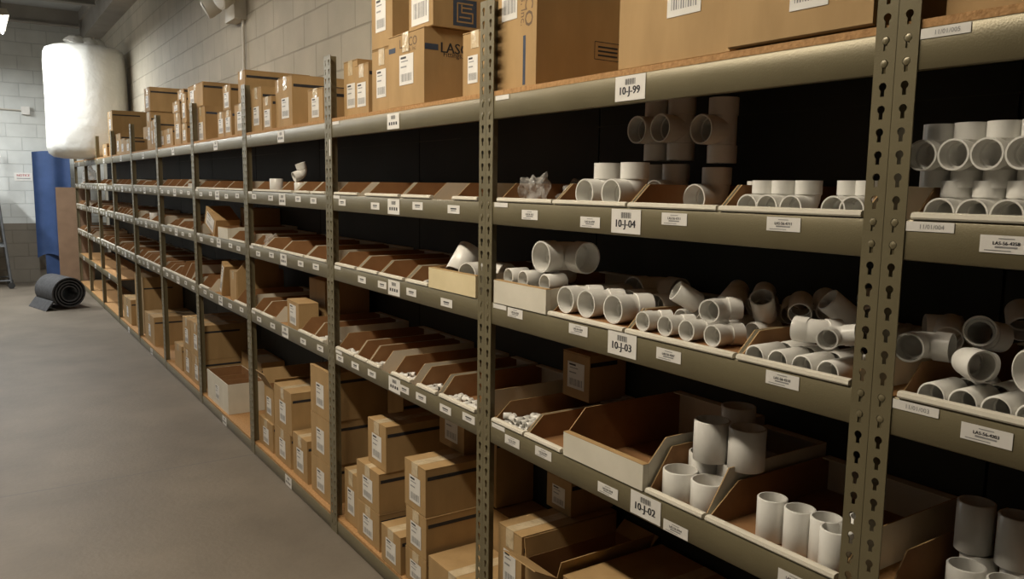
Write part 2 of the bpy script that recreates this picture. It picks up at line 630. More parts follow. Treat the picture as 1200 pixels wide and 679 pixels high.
# stock labels of the near bays: level -> (y, z)
SMALL = {
    0: {'04': [(1.858, 1.511, 'LAS-56-1011'), (1.591, 1.502, 'LAS-56-4707'), (1.296, 1.522, 'LAS-56-4711'), (1.004, 1.524, 'LAS-56-4711')],
        '03': [(1.924, 1.222, 'LAS-56-4200'), (1.628, 1.219, 'LAS-56-4204'), (1.297, 1.212, 'LAS-56-4207'), (.986, 1.220, 'LAS-56-4210')],
        '02': [(1.930, .833, 'LAS-56-2900'), (1.772, .842, 'LAS-56-2904'), (1.492, .826, 'LAS-56-2910'), (1.253, .812, 'LAS-56-2914'), (.93, .826, 'LAS-56-2918')]},
    -1: {'04': [(.597, 1.512, 'LAS-56-4258')], '03': [(.601, 1.212, 'LAS-56-4203')], '02': [(.55, .83, 'LAS-56-2920')]},
    1: {'04': [(3.24, 1.513, ''), (2.905, 1.507, ''), (2.545, 1.517, ''), (2.29, 1.513, '')],
        '03': [(3.04, 1.205, ''), (2.845, 1.205, ''), (2.595, 1.205, ''), (2.335, 1.200, '')],
        '02': [(3.29, .832, ''), (3.12, .832, ''), (2.95, .832, ''), (2.655, .832, ''), (2.52, .832, ''), (2.34, .832, ''), (2.185, .84, '')]},
}


def shelving_unit(i):
    y = Y0 + W*i
    lab = UNIT_LABEL.get(i, 'tan steel shelving unit of bins and cartons, ' + BAYNAME[i])
    u = thing('shelving_unit', lab, 'shelving', (0, y, 0), 0, 'tan steel shelving units along the wall')
    link('post', POST, u, (0, .0005, 0))
    link('post', POST_M, u, (0, W-.0005, 0))
    link('post', POST, u, (DEPTH+.004, .0005, 0))
    link('post', POST_M, u, (DEPTH+.004, W-.0005, 0))
    for lv, (a, b) in BEAM.items():
        bmo = link('beam', BEAM_ME[lv], u, (0, 0, a))
        rb = link('beam', BEAM_ME[lv], u, (DEPTH-.006, W, a))
        rb.rotation_euler = (0, 0, math.pi)
        link('shelf_board', BOARD99_ME if lv == '99' else BOARD_ME, u, (0, 0, BOARD[lv]))
        # labels stuck on the beam
        if i == 0 and lv != '00':
            zc = {'99': 1.823, '04': 1.510, '03': 1.210, '02': .830}[lv]
            big_sticker('10-J-'+lv, .104, .058).build('location_label', bmo, (-.0008, (1.354 if lv == '02' else 1.456)-y, zc-a))
        elif lv != '00' or i in (2, 3, 5, 6):
            link('location_label', GENERIC_BIG, bmo, (-.0008, W/2, (b-a)*.5))
        if i == -1:
            tiny_sticker('11/01/00' + {'99': '5', '04': '4', '03': '3', '02': '2', '00': '1'}[lv], .080, .016).build('position_label', bmo, (-.0008, W-.080, b-a-.010))
        elif lv != '00':
            link('position_label', GENERIC_TINY, bmo, (-.0008, W-.085, b-a-.008))
        if lv == '99' and i == 1:
            put = MB().box(-.0005, 0, -.006, .006, -.035, .035, M['paper']).build('post_label', u, (-.0030, W-.020, 1.745))
        if lv in ('04', '03', '02'):
            if i in SMALL:
                for q in SMALL[i][lv]:
                    if q[2]:
                        small_sticker(q[2]).build('stock_label', bmo, (-.0008, q[0]-y, q[1]-a))
                    else:
                        link('stock_label', GENERIC_SMALL, bmo, (-.0008, q[0]-y, q[1]-a))
            else:
                rnd = random.Random(i*7+len(lv)+int(lv))
                for fr in (.13, .30, .66, .85):
                    link('stock_label', GENERIC_SMALL, bmo, (-.0008, W*(fr+rnd.uniform(-.03, .03)), (b-a)*rnd.uniform(.42, .62)))
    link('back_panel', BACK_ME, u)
    if i in (7, 8, 9):                                   # an extra low shelf in the last bays
        eb = link('beam', BEAM_ME['04'], u, (0, 0, .44))
        link('shelf_board', BOARD_ME, u, (0, 0, .50))
        link('location_label', GENERIC_BIG, eb, (-.0008, W/2, .034))
    return u


for i in range(-1, 10):
    shelving_unit(i)


# ------------------------------------------------------------------ open cardboard bins
BINS = {}


def make_bin(i, lv, y0, y1, what='brown-lined cardboard bin', h=.074, lip=.031, tall=False, pad=0, depth=.425, slope=.055, front=None, pos=None, label=None):
    """y0 = near edge, y1 = far edge"""
    z = BOARD[lv] + .0005
    g, t = .0025, .0028
    a, b = y0+g, y1-g
    w = b-a
    BINS.setdefault((i, lv), []).append((y0+y1)/2)
    lab = label or '%s, %s, %s, %s' % (what, pos, SHELFNAME[lv], BAYNAME[i])
    o = thing('storage_bin', lab, 'bin', (.0102, a, z), 0, 'open cardboard bins on the shelves')
    mb = MB()
    prof = [(.004, 0), (.004, lip*.9 if not tall else lip), (slope, h), (depth, h), (depth, 0)]
    wh, br, kr = M['white'], M['kraft2'], M['kraft']
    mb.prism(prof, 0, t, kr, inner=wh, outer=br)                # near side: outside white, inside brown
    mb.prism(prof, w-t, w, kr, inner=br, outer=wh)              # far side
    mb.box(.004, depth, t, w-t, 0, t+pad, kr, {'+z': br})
    mb.box(depth-t, depth, t, w-t, t, h, kr, {'-x': wh, '+x': wh})
    mb.box(depth-.03, depth-t, t, w-t, h-.003, h, wh)           # folded-over rear rim
    mb.build('bin_body', o)
    fm = M[front or 'white']
    f = MB()
    if tall:
        f.box(-.003, .0035, 0, w, .0005, lip, fm)
        f.box(-.0135, -.003, 0, w, .0195, lip, fm)
        f.box(-.0135, .005, 0, w, lip, lip+.0015, M['kraft'])
    else:
        zb = max(0.0192, lip-.016)
        f.prism([(-.0125, zb), (-.0140, zb+.003), (-.0125, lip-.002), (-.005, lip), (.003, lip-.001), (.004, 0.0005), (-.0035, 0.0005), (-.0035, zb)], 0, w, fm)
    f.build('front_lip', o)
    return o


def bin_run(i, lv, spans, **kw):
    """spans listed from the near end to the far end: (y0, y1[, overrides])"""
    n = len(spans)
    for k, s in enumerate(spans):
        from_left = n-k
        if n == 1:
            p = 'only one'
        else:
            p = 'leftmost' if from_left == 1 else ('rightmost' if from_left == n else ORD[from_left-1] + ' from left')
        q = dict(kw)
        if len(s) > 2:
            q.update(s[2])
        make_bin(i, lv, s[0], s[1], pos=p, **q)


TALL = dict(tall=True, lip=.088, h=.094, what='cardboard bin with tall white front')
# bay marked 10-J and the bay to its right
bin_run(0, '04', [(.838, 1.170), (1.172, 1.452), (1.456, 1.752, dict(pad=.010)), (1.754, 2.030)])
bin_run(0, '03', [(.840, 1.104), (1.108, 1.448, dict(pad=.024)), (1.452, 1.764, dict(pad=.026)), (1.768, 2.040, TALL)])
bin_run(0, '02', [(.842, 1.168, dict(slope=.09, h=.09)), (1.172, 1.358, dict(h=.120, slope=.07, what='bin of white couplings')), (1.362, 1.680, dict(tall=True, lip=.084, h=.141, slope=.06, what='large empty bin with tall white front')),
                  (1.690, 1.868, dict(what='empty bin')), (1.872, 2.046, dict(what='bin of tiny white fittings'))])
bin_run(-1, '04', [(.36, .752)])
bin_run(-1, '03', [(.30, .752)])
bin_run(-1, '02', [(.25, .500, dict(h=.10)), (.505, .752, dict(h=.10, what='bin with white rear panel'))])
# first bay left of 10-J
bin_run(1, '04', [(2.140, 2.300), (2.450, 2.676), (2.700, 3.005), (3.080, 3.330)])
bin_run(1, '03', [(2.142, 2.460, dict(tall=True, lip=.088, h=.094, front='cream', what='bin with tall cream front')), (2.470, 2.640), (2.665, 2.876), (2.892, 3.092), (3.112, 3.330)])
bin_run(1, '02', [(2.145, 2.388), (2.408, 2.556), (2.605, 2.770), (2.874, 2.998), (3.002, 3.130), (3.134, 3.335)], h=.085, slope=.05)
bin_run(2, '04', [(3.440, 3.625), (3.640, 3.850), (3.890, 4.105), (4.110, 4.540)])
bin_run(2, '03', [(3.440, 3.715), (3.740, 4.085), (4.095, 4.380), (4.390, 4.600)])
bin_run(2, '02', [(3.490, 3.640), (3.645, 3.830), (4.230, 4.450), (4.460, 4.620)], h=.085)
bin_run(3, '04', [(4.740, 5.150), (5.160, 5.500), (5.510, 5.900)])
bin_run(3, '03', [(4.740, 5.080), (5.090, 5.330, dict(TALL))])
bin_run(3, '02', [(4.740, 5.000), (5.640, 5.900)], h=.09)
for i in range(4, 10):
    for lv in ('04', '03', '02'):
        rnd = random.Random(i*31+int(lv))
        n = {('04'): 4, '03': 6, '02': 6}[lv] - (1 if i >= 7 else 0)
        y = Y0+W*i+.045
        span = W-.09
        ws = [rnd.uniform(.75, 1.35) for _ in range(n)]
        k = span/sum(ws)
        sp = []
        for wv in ws:
            ov = {}
            if i == 4 and lv == '02' and len(sp) in (1, 2):
                ov = dict(h=.13, what='deep white-sided bin')
            if (rnd.random() < .8 or ov) and not (i == 9 and lv == '04' and y > 13.15):
                sp.append((y, y+wv*k-.006, dict(ov, h=ov.get('h', rnd.choice((.068, .075, .085))))))
            y += wv*k
        bin_run(i, lv, sp)


# ------------------------------------------------------------------ cartons
_lab_cache = {}


def paper_label(w, h):
    k = (round(w, 3), round(h, 3))
    if k not in _lab_cache:
        mb = MB()
        mb.box(-.0006, 0, -w/2, w/2, -h/2, h/2, M['paper'])
        x = -.0010
        put_rect(mb, (x, w*.2, h*.40), FU, FV, w*.4, h*.07, M['ink'])
        put_rect(mb, (x, w*.12, h*.28), FU, FV, w*.5, h*.035, M['grey'])
        put_rect(mb, (x, w*.18, h*.10), FU, FV, w*.42, h*.05, M['grey'])
        for q in range(11):
            put_rect(mb, (x, w*.36-q*w*.072, -h*.26), FU, FV, w*(.042 if q % 3 else .02), h*.26, M['grey'])
        _lab_cache[k] = mb.mesh('shipping_label')
    return _lab_cache[k]


def carton(label, y0, y1, base, h, x0=.03, d=.38, lab=True, tape=True, band=True, rz=0, lu=.0, lz=.36, group=None, lw=None, lh=None, logo=None, cat='carton', roll=0, bandmat='blue'):
    """closed cardboard box; front looks to -X"""
    for q in range(-1, 12):                              # keep clear of the post flanges at a bay boundary
        p = Y0+W*q
        if y0 < p+.005 and y1 > p-.005 and base < 2.134:
            x0 = max(x0, .041)
            d = min(d, .410)
    w = y1-y0
    o = thing('carton', label, cat, (x0+d/2, (y0+y1)/2, base+.0005+w/2*math.sin(roll)), rz, group)
    o.rotation_euler = (roll, 0, rz)
    mb = MB()
    kr, k2 = M['kraft'], M['kraft']
    r = .003
    X, Yh = d/2, w/2
    # bevelled carcass
    prof = [(-X, r), (-X, h-r-.003), (-X+r, h-.003), (X-r, h-.003), (X, h-r-.003), (X, r), (X-r, 0), (-X+r, 0)]
    mb.prism(prof, -Yh, Yh, kr)
    # two top flaps meeting along the middle, overhanging a touch
    for s in (-1, 1):
        a, b = (-Yh-.0008, -.0012) if s < 0 else (.0012, Yh+.0008)
        mb.box(-X-.0008, X, a, b, h-.003, h, kr)
    if band:
        zb = h*.80
        bt = M[bandmat]
        mb.box(-X+d*.02, X-d*.25, -Yh-.0006, -Yh, zb-.007, zb+.007, bt)
    if logo:
        logo(mb, X, Yh, h)
    mb.build('carton_body', o)
    if tape:
        t = MB()
        tw = min(.05, w*.32)
        t.box(-X-.0015, -X-.0009, -tw/2, tw/2, h*.74, h+.0006, M['tape'])
        t.box(-X-.0015, X, -tw/2, tw/2, h+.0001, h+.0008, M['tape'])
        t.build('packing_tape', o)
    if lab:
        pw = lw or min(.095, w*.5)
        ph = lh or min(.11, h*.36)
        link('shipping_label', paper_label(pw, ph), o, (-X-.0008, lu*w, h*lz))
    return o


T99 = BOARD['99']


def logo_H(mb, X, Yh, h):
    xf = -X-.0006
    put_text(mb, 'LASCO', .135, (xf, -.02, h*.86), FU, FV, M['brownink'], .0008)
    put_text(mb, 'Fittings, Inc.', .10, (xf, -.03, h*.755), FU, FV, M['brownink'])
    put_rect(mb, (xf, Yh-.03, h*.80), FU, FV, .055, .018, M['blue'])
    yf = -Yh-.0006
    put_rect(mb, (-X+.028, yf, h*.75), SU, SV, .052, .02, M['blue'])
    put_text(mb, 'LASCO', .15, (-X+.14, yf, h*.755), SU, SV, M['ink'], .001)
    put_text(mb, 'Fittings, Inc.', .12, (-X+.135, yf, h*.66), SU, SV, M['ink'])


def logo_J(mb, X, Yh, h):
    yf = -Yh-.0006
    c = Vector((-X+.125, yf, .055))
    put_rect(mb, c, SU, SV, .094, .09, M['blue'])
    k = M['kraft']
    n = Vector((0, -.0004, 0))
    # squared spiral of light bars
    for (u, v, w_, h_) in ((0, .031, .064, .005), (-.030, .0, .005, .062), (0, -.031, .066, .005), (.031, -.015, .005, .033),
                           (.009, .001, .048, .005), (-.013, .014, .005, .026), (.008, .017, .040, .005), (.0, -.015, .044, .005)):
        put_rect(mb, c+n+SU*u+SV*v, SU, SV, w_, h_, k)


def logo_A(mb, X, Yh, h):
    xf = -X-.0006
    put_text(mb, 'LASCO', .17, (xf, -.062, .255), (0, 0, -1), (0, -1, 0), M['brownink'], .001)
    put_text(mb, 'Fittings, Inc.', .16, (xf, -.030, .255), (0, 0, -1), (0, -1, 0), M['brownink'])
    put_rect(mb, (xf, -.041, .078), FU, FV, .013, .137, M['blue'])
    yf = -Yh-.0006
    for dz in (-.025, .025):
        put_rect(mb, (.079, yf, .120+dz), SU, SV, .10, .002, M['ink'])
    for dx in (-.05, .05):
        put_rect(mb, (.079+dx, yf, .120), SU, SV, .002, .05, M['ink'])
    for q in range(3):
        put_rect(mb, (.079, yf, .107+q*.012), SU, SV, .075, .005, M['ink'])


GT = 'cartons on the top shelf'
# top shelf, bay marked 10-J
carton('tall brown carton with blue stripe and sideways lettering, top shelf right of the double post', 1.884, 2.082, T99, .40, .03, .36, lab=True, tape=False, band=False, lu=.19, lz=.70, lw=.080, lh=.16, logo=logo_A, group=GT)
carton('wide plain brown carton in middle of top shelf, above the 10-J-99 label', 1.170, 1.515, T99, .36, .012, .40, tape=False, band=False, lu=-.11, lz=.45, lw=.10, lh=.13, group=GT)
carton('brown carton beside the wide right double post, top shelf, cut off by frame', .845, 1.162, T99+.004, .34, -.004, .40, tape=False, band=False, lu=-.09, lz=.32, lw=.082, lh=.12, group=GT, rz=math.radians(.5))
carton('shadowed brown carton at top right corner, right of the wide double post', .33, .735, T99, .30, .03, .38, lab=False, tape=False, band=False, group=GT)
# top shelf, first bay left
carton('brown carton with grey tape band, leftmost of the near stacked cartons on top shelf', 3.172, 3.318, T99, .232, .045, .36, lu=-.05, lz=.38, lw=.09, lh=.10, group=GT, bandmat='ink')
carton('small carton with crinkled tape and bar code, right beside the leftmost one, near top shelf', 3.028, 3.165, T99, .200, .03, .20, lu=0, lz=.40, lw=.085, lh=.095, group=GT, bandmat='ink')
carton('dark upright carton standing behind the small taped carton on the top shelf', 3.00, 3.14, T99, .325, .26, .17, lab=False, tape=False, band=False, group=GT)
cG = carton('brown carton with shiny tape and label under the tallest stack, near top shelf', 2.815, 2.992, T99, .235, .03, .38, lu=.02, lz=.45, lw=.085, lh=.105, group=GT, bandmat='blue')
carton('large brown carton with dark lettering and blue stripe, below the square logo carton', 2.520, 2.802, T99, .258, .012, .41, lu=-.02, lz=.50, lw=.11, lh=.105, tape=True, band=False, logo=logo_H, group=GT)
carton('tall taped carton on top of another, near top shelf, cut off by frame top', 2.807, 2.992, T99+.236, .26, .03, .34, lu=.05, lz=.48, lw=.09, lh=.125, group=GT)
carton('carton with dark square spiral logo, resting on the large lettered carton', 2.500, 2.680, T99+.260, .28, .035, .38, tape=False, band=False, lu=.02, lz=.42, lw=.13, lh=.20, logo=logo_J, group=GT)
carton('narrow carton with glaring tape, left of the double post, near top shelf', 2.140, 2.288, T99, .200, .03, .36, lu=.08, lz=.42, lw=.06, lh=.085, group=GT)
# second bay
carton('slim carton with bar-code label, left of two slim ones, second bay top shelf', 4.445, 4.640, T99, .24, .03, .38, lw=.10, lh=.10, lz=.36, group=GT, bandmat='ink')
carton('shorter slim carton, right of the two slim ones, second bay top shelf', 4.275, 4.420, T99, .175, .03, .38, lw=.095, lh=.09, lz=.36, group=GT, bandmat='ink')
carton('big upright carton with wide tape strip, middle of the second bay top shelf', 3.945, 4.150, T99, .248, .03, .38, lw=.11, lh=.10, lz=.38, group=GT, bandmat='ink')
carton('small plastic-wrapped carton by post, rightmost on the second bay top shelf', 3.575, 3.745, T99, .155, .04, .30, lw=.08, lh=.09, lz=.45, rz=math.radians(3), group=GT, bandmat='ink')
carton('wide pale carton high behind the two slim ones, against the post, second bay', 4.154, 4.265, T99, .25, .05, .36, lab=False, group=GT)
# third bay
carton('carton under the tall pale one beside the post, third bay top shelf', 4.735, 4.985, T99, .178, .03, .38, lw=.13, lh=.11, lz=.45, group=GT)
carton('pale carton stacked high beside the post, third bay top shelf', 4.745, 4.890, T99+.179, .180, .03, .38, lab=False, group=GT, bandmat='ink')
carton('small carton, right of a matching pair under one carton, third bay top shelf', 5.058, 5.215, T99, .160, .03, .36, lw=.10, lh=.09, lz=.45, group=GT)
carton('small carton, left of a matching pair under one carton, third bay top shelf', 5.225, 5.386, T99, .160, .03, .36, lw=.10, lh=.09, lz=.45, group=GT)
carton('upright carton stacked on the matching small pair, third bay top shelf', 5.070, 5.240, T99+.161, .150, .03, .36, lw=.10, lh=.09, lz=.40, group=GT, bandmat='ink')
carton('squarish carton with low label beside the post, leftmost in third bay top shelf', 5.760, 6.005, T99, .235, .03, .38, lw=.12, lh=.12, lz=.30, group=GT)
carton('carton behind the post bearing the wide flat one, fourth bay top shelf', 6.030, 6.255, T99, .236, .05, .36, lab=False, group=GT)
carton('wide flat carton lying across two cartons behind the fourth post, top shelf', 5.800, 6.250, T99+.238, .16, .03, .38, lw=.11, lh=.09, lz=.5, lu=.2, group=GT, bandmat='ink')
# fourth bay and beyond
far = [
    ('small labelled carton under a plain one, fourth bay top shelf', 6.275, 6.44, 0, .15, .03, .36),
    ('plain carton on the small labelled one, fourth bay top shelf', 6.27, 6.42, .152, .21, .03, .34),
    ('tall labelled carton below a pair of flat ones, fourth bay top shelf', 6.476, 6.70, 0, .24, .03, .38),
    ('lower flat carton on the tall labelled one, fourth bay top shelf', 6.49, 6.74, .242, .085, .03, .34),
    ('upper flat carton topping the fourth bay stack, top shelf', 6.43, 6.64, .328, .08, .05, .30),
    ('short carton, right of two short ones, fourth bay top shelf', 6.775, 7.08, 0, .14, .03, .20),
    ('short carton, left of two short ones by the post, fourth and fifth bays, top shelf', 7.088, 7.40, 0, .14, .03, .20),
    ('dark-sided carton left of the two short ones, fifth bay top shelf', 7.41, 7.56, 0, .25, .03, .38),
    ('narrow carton under the big high one, fifth bay top shelf', 7.568, 7.665, 0, .24, .03, .36),
    ('carton under the big high one, left of the narrow one, fifth bay', 7.672, 7.86, 0, .327, .03, .36),
    ('big high carton topping the fifth bay stack, top shelf', 7.66, 7.92, .329, .205, .03, .38),
    ('wide carton standing behind two short ones, sixth bay top shelf', 8.73, 9.19, 0, .276, .22, .22),
    ('short carton, right of two in front of the wide one, sixth bay', 8.76, 9.115, 0, .14, .03, .17),
    ('short carton, left of two in front of the wide one, sixth bay', 9.13, 9.44, 0, .155, .03, .17),
    ('tall carton beside the post, left in the sixth bay, top shelf', 9.47, 9.86, 0, .224, .03, .36),
    ('carton below another in the seventh bay, top shelf', 9.90, 10.24, 0, .24, .03, .38),
    ('carton topping the stack in seventh bay, beside the white plastic roll', 9.92, 10.26, .242, .25, .03, .38),
    ('low carton in front of the white plastic roll, leftmost on the top shelf', 10.44, 10.78, 0, .15, .03, .30),
]
for (l, a, b, z, h, x0, d) in far:
    carton(l, a, b, T99+z, h, x0, d, lw=min(.12, (b-a)*.5), lh=min(.11, h*.5), lz=.42, group=GT, bandmat='ink')

# bottom shelf
Z0 = BOARD['00']
GB = 'cartons on the bottom shelf'
bot = [
    # first bay left of 10-J
    ('taped carton by the left post, alone on bottom shelf, first bay left of 10-J', 3.185, 3.330, Z0, .245, .03, .36, {}),
    ('bottom carton of the three-high stack, bottom shelf, first bay left of 10-J', 2.935, 3.165, Z0, .160, .02, .38, {}),
    ('middle carton of the three-high stack, bottom shelf, first bay left of 10-J', 2.935, 3.165, Z0+.161, .175, .02, .38, {}),
    ('top carton of the three-high stack, bottom shelf, first bay left of 10-J', 2.930, 3.110, Z0+.337, .195, .05, .38, {}),
    ('carton with torn tape in front, between two stacks, first bay left of 10-J', 2.705, 2.880, Z0, .155, .005, .38, {}),
    ('bottom carton of the right stack, bottom shelf, first bay left of 10-J', 2.520, 2.690, Z0, .130, .02, .40, {}),
    ('middle carton of the right stack, bottom shelf, first bay left of 10-J', 2.520, 2.685, Z0+.131, .165, .02, .40, {}),
    ('top carton with shiny tape, right stack, bottom shelf, first bay left of 10-J', 2.525, 2.695, Z0+.297, .185, .02, .40, {}),
    ('low wide carton with ridged top, right end by post, first bay left of 10-J', 2.150, 2.500, Z0, .165, .02, .23, dict(lab=False)),
    ('rear carton high behind the shiny-taped one, first bay left of 10-J', 2.590, 2.785, Z0+.483, .185, .22, .20, dict(tape=False)),
    ('rear carton by the double post, high in shadow, first bay left of 10-J', 2.420, 2.518, Z0+.320, .30, .26, .17, dict(tape=False)),
    ('rear carton in shadow under the rear one by the post, first bay left of 10-J', 2.160, 2.515, Z0+.1, .215, .26, .17, dict(tape=False, lab=False, low=True)),
    ('rear carton high in shadow behind the three-high stack, first bay left of 10-J', 3.180, 3.340, Z0+.26, .33, .25, .18, dict(tape=False)),
    # 10-J bay
    ('lower left carton of the stack half hidden by post, bottom shelf, 10-J bay', 1.900, 2.045, Z0, .225, .03, .38, {}),
    ('upper left carton with white label facing the aisle, bottom shelf, 10-J bay', 1.915, 2.045, Z0+.226, .232, .03, .38, {}),
    ('grey carton with label in the shadow behind, bottom shelf, 10-J bay', 1.945, 2.075, Z0+.460, .120, .24, .18, dict(tape=False)),
    ('wide low carton with printed top, middle of bottom shelf, 10-J bay', 1.300, 1.706, Z0, .425, .03, .38, dict(lab=False, band=False, ptop=True)),
    # second bay
    ('lower left carton under the torn open one, bottom shelf, second bay', 4.390, 4.640, Z0, .165, .03, .38, {}),
    ('lower middle carton under a larger one, bottom shelf, second bay', 4.085, 4.350, Z0, .185, .03, .38, {}),
    ('larger carton on the lower middle one, bottom shelf, second bay', 4.055, 4.345, Z0+.186, .235, .03, .38, {}),
    ('short carton alone between two stacks, bottom shelf, second bay', 3.825, 4.040, Z0, .225, .03, .38, {}),
    ('bottom carton of right-hand stack by post, bottom shelf, second bay', 3.510, 3.765, Z0, .190, .03, .38, dict(tape=False)),
    ('middle carton of right-hand stack by post, bottom shelf, second bay', 3.505, 3.760, Z0+.191, .215, .03, .38, dict(tape=False)),
    ('top carton of right-hand stack by post, bottom shelf, second bay', 3.500, 3.755, Z0+.407, .235, .03, .38, dict(tape=False)),
    # third and fourth bays
    ('rear carton behind the white open box, bottom shelf, third bay', 5.40, 5.88, Z0, .30, .27, .16, dict(lab=False)),
    ('lower right carton of four stacked by post, bottom shelf, fourth bay', 6.080, 6.400, Z0, .215, .03, .38, {}),
    ('lower left carton of four stacked by post, bottom shelf, fourth bay', 6.410, 6.680, Z0, .215, .03, .38, {}),
    ('upper right carton of four stacked by post, bottom shelf, fourth bay', 6.080, 6.395, Z0+.216, .255, .03, .38, {}),
    ('upper left carton of four stacked by post, bottom shelf, fourth bay', 6.405, 6.675, Z0+.216, .250, .03, .38, {}),
    ('small dark carton left of the four stacked, bottom shelf, fourth bay', 6.75, 7.02, Z0, .20, .03, .30, dict(lab=False)),
    # fifth, sixth
    ('square carton standing alone, bottom shelf, fifth bay', 7.92, 8.40, Z0, .27, .03, .38, {}),
    ('very tall carton beside the post, bottom shelf, sixth bay', 8.62, 9.10, Z0, .57, .06, .37, dict(tape=False)),
    ('low carton left of the very tall one, bottom shelf, sixth bay', 9.22, 9.70, Z0, .27, .03, .36, {}),
]
for (l, a, b, z, h, x0, d, kw) in bot:
    low = kw.pop('low', False)
    pt = kw.pop('ptop', False)
    if low:
        z, h = Z0, z+h-Z0

    def top_print(mb, X, Yh, h_):
        put_text(mb, 'LASCO', .14, (-.03, -.05, h_+.0008), (0, -1, 0), (1, 0, 0), M['brownink'], .001)
        put_text(mb, 'Fittings, Inc.', .12, (-.075, -.05, h_+.0008), (0, -1, 0), (1, 0, 0), M['brownink'])
    carton(l, a, b, z, h, x0, d, lw=min(.10, (b-a)*.52), lh=min(.115, h*.55), lz=.44, group=GB, bandmat='ink', logo=top_print if pt else None, **kw)


def open_carton(label, y0, y1, base, h, x0, d, mat='kraft', flaps=(), group=None, rz=0, lab=True, contents=None):
    w = y1-y0
    o = thing('open_carton', label, 'carton', (x0+d/2, (y0+y1)/2, base+.0005), rz, group)
    X, Yh, t = d/2, w/2, .004
    mt, br = M[mat], M['kraft2']
    mb = MB()
    mb.box(-X, X, -Yh, Yh, 0, t, mt, {'+z': br})
    mb.box(-X, -X+t, -Yh, Yh, t, h, mt, {'+x': br})
    mb.box(X-t, X, -Yh, Yh, t, h, mt, {'-x': br})
    mb.box(-X+t, X-t, -Yh, -Yh+t, t, h, mt, {'+y': br})
    mb.box(-X+t, X-t, Yh-t, Yh, t, h, mt, {'-y': br})
    mb.build('carton_body', o)
    for (side, ang, ln) in flaps:
        f = MB()
        a = math.radians(ang)
        c, s = math.cos(a)*ln, math.sin(a)*ln
        if side == 'front':
            vs = [(-X, -Yh, h), (-X, Yh, h), (-X-c, Yh, h+s), (-X-c, -Yh, h+s)]
        elif side == 'back':
            vs = [(X, Yh, h), (X, -Yh, h), (X+c, -Yh, h+s), (X+c, Yh, h+s)]
        elif side == 'near':
            vs = [(X, -Yh, h), (-X, -Yh, h), (-X, -Yh-c, h+s), (X, -Yh-c, h+s)]
        else:
            vs = [(-X, Yh, h), (X, Yh, h), (X, Yh+c, h+s), (-X, Yh+c, h+s)]
        n = (Vector(vs[1])-Vector(vs[0])).cross(Vector(vs[3])-Vector(vs[0])).normalized()*.003
        vv = [Vector(v) for v in vs]
        f.add([v for v in vv]+[v+n for v in vv], [(3, 2, 1, 0), (4, 5, 6, 7), (0, 1, 5, 4), (1, 2, 6, 5), (2, 3, 7, 6), (3, 0, 4, 7)], mt)
        f.build('flap', o)
    if lab:
        link('shipping_label', paper_label(min(.1, w*.5), min(.11, h*.5)), o, (-X-.0008, 0, h*.45))
    return o


open_carton('white box without lid holding flat brown dividers, bottom shelf, third bay', 5.30, 5.86, Z0, .20, .02, .24, 'white', group=GB)
for q in range(3):
    tag(MB().box(-.10, .10, -.002, .002, 0, .17, M['kraft2']).build('cardboard_divider', None, (.14, 5.40+q*.14, Z0+.006)),
        'brown cardboard divider, %s in the white lidless box' % ('rightmost', 'middle one', 'leftmost')[q], 'divider', 'dividers in the white box')
open_carton('torn open carton with raised flap, on the lower left carton, second bay', 4.392, 4.560, Z0+.166, .20, .04, .34, flaps=(('front', 62, .10), ('far', 70, .09), ('near', 60, .08)), group=GB)
open_carton('carton with opened flaps at the left, low in the 10-J bay', 1.735, 1.895, Z0, .400, .03, .36, flaps=(('front', 28, .09), ('near', 72, .06), ('back', 40, .05), ('far', 82, .06)), group=GB, lab=False)

# cartons and cardboard standing in the bins
carton('short brown carton with white label, standing between bins, lower bin shelf, second bay', 3.855, 4.075, BOARD['02'], .150, .02, .10, tape=False, band=False, lz=.55, lw=.12, lh=.10, rz=math.radians(-4))
carton('upright dark carton behind the labelled one, lower bin shelf, second bay', 3.86, 4.085, BOARD['02'], .255, .15, .24, lab=False, tape=False, band=False)
carton('tilted brown carton with white label leaning sideways, middle bin shelf, third bay', 5.60, 5.82, BOARD['03'], .13, .03, .16, tape=False, band=False, lw=.16, lh=.09, lz=.5, rz=math.radians(4), roll=math.radians(24))
carton('dark brown carton standing behind the tilted one, middle bin shelf, third bay', 5.42, 5.66, BOARD['03'], .20, .23, .20, tape=False, band=False, lab=False)
carton('flat pale carton leaning on edge with printed strip, lower bin shelf, third bay', 5.42, 5.49, BOARD['02'], .225, .03, .30, tape=False, band=False, lw=.04, lh=.19, lz=.5, roll=math.radians(26))
carton('small taped carton beside the pale upright one, lower bin shelf, third bay', 5.095, 5.24, BOARD['02'], .19, .04, .30, lab=False, bandmat='ink')
b_ = MB().prism([(0, 0), (0, .20), (.06, .27), (.26, .27), (.30, 0)], -.003, .003, M['kraft']).build('cardboard_flap', None, (.03, 5.03, BOARD['02']+.002))
tag(b_, 'loose brown cardboard sheet standing by the post, lower bin shelf, third bay', 'cardboard sheet')
b_.rotation_euler = (0, 0, math.radians(6))
carton('brown carton with label in the shadow behind bins, lower bin shelf, 10-J bay', 1.905, 2.040, BOARD['02']+.070, .150, .27, .15, tape=False, lw=.085, lh=.085, lz=.5, bandmat='ink')


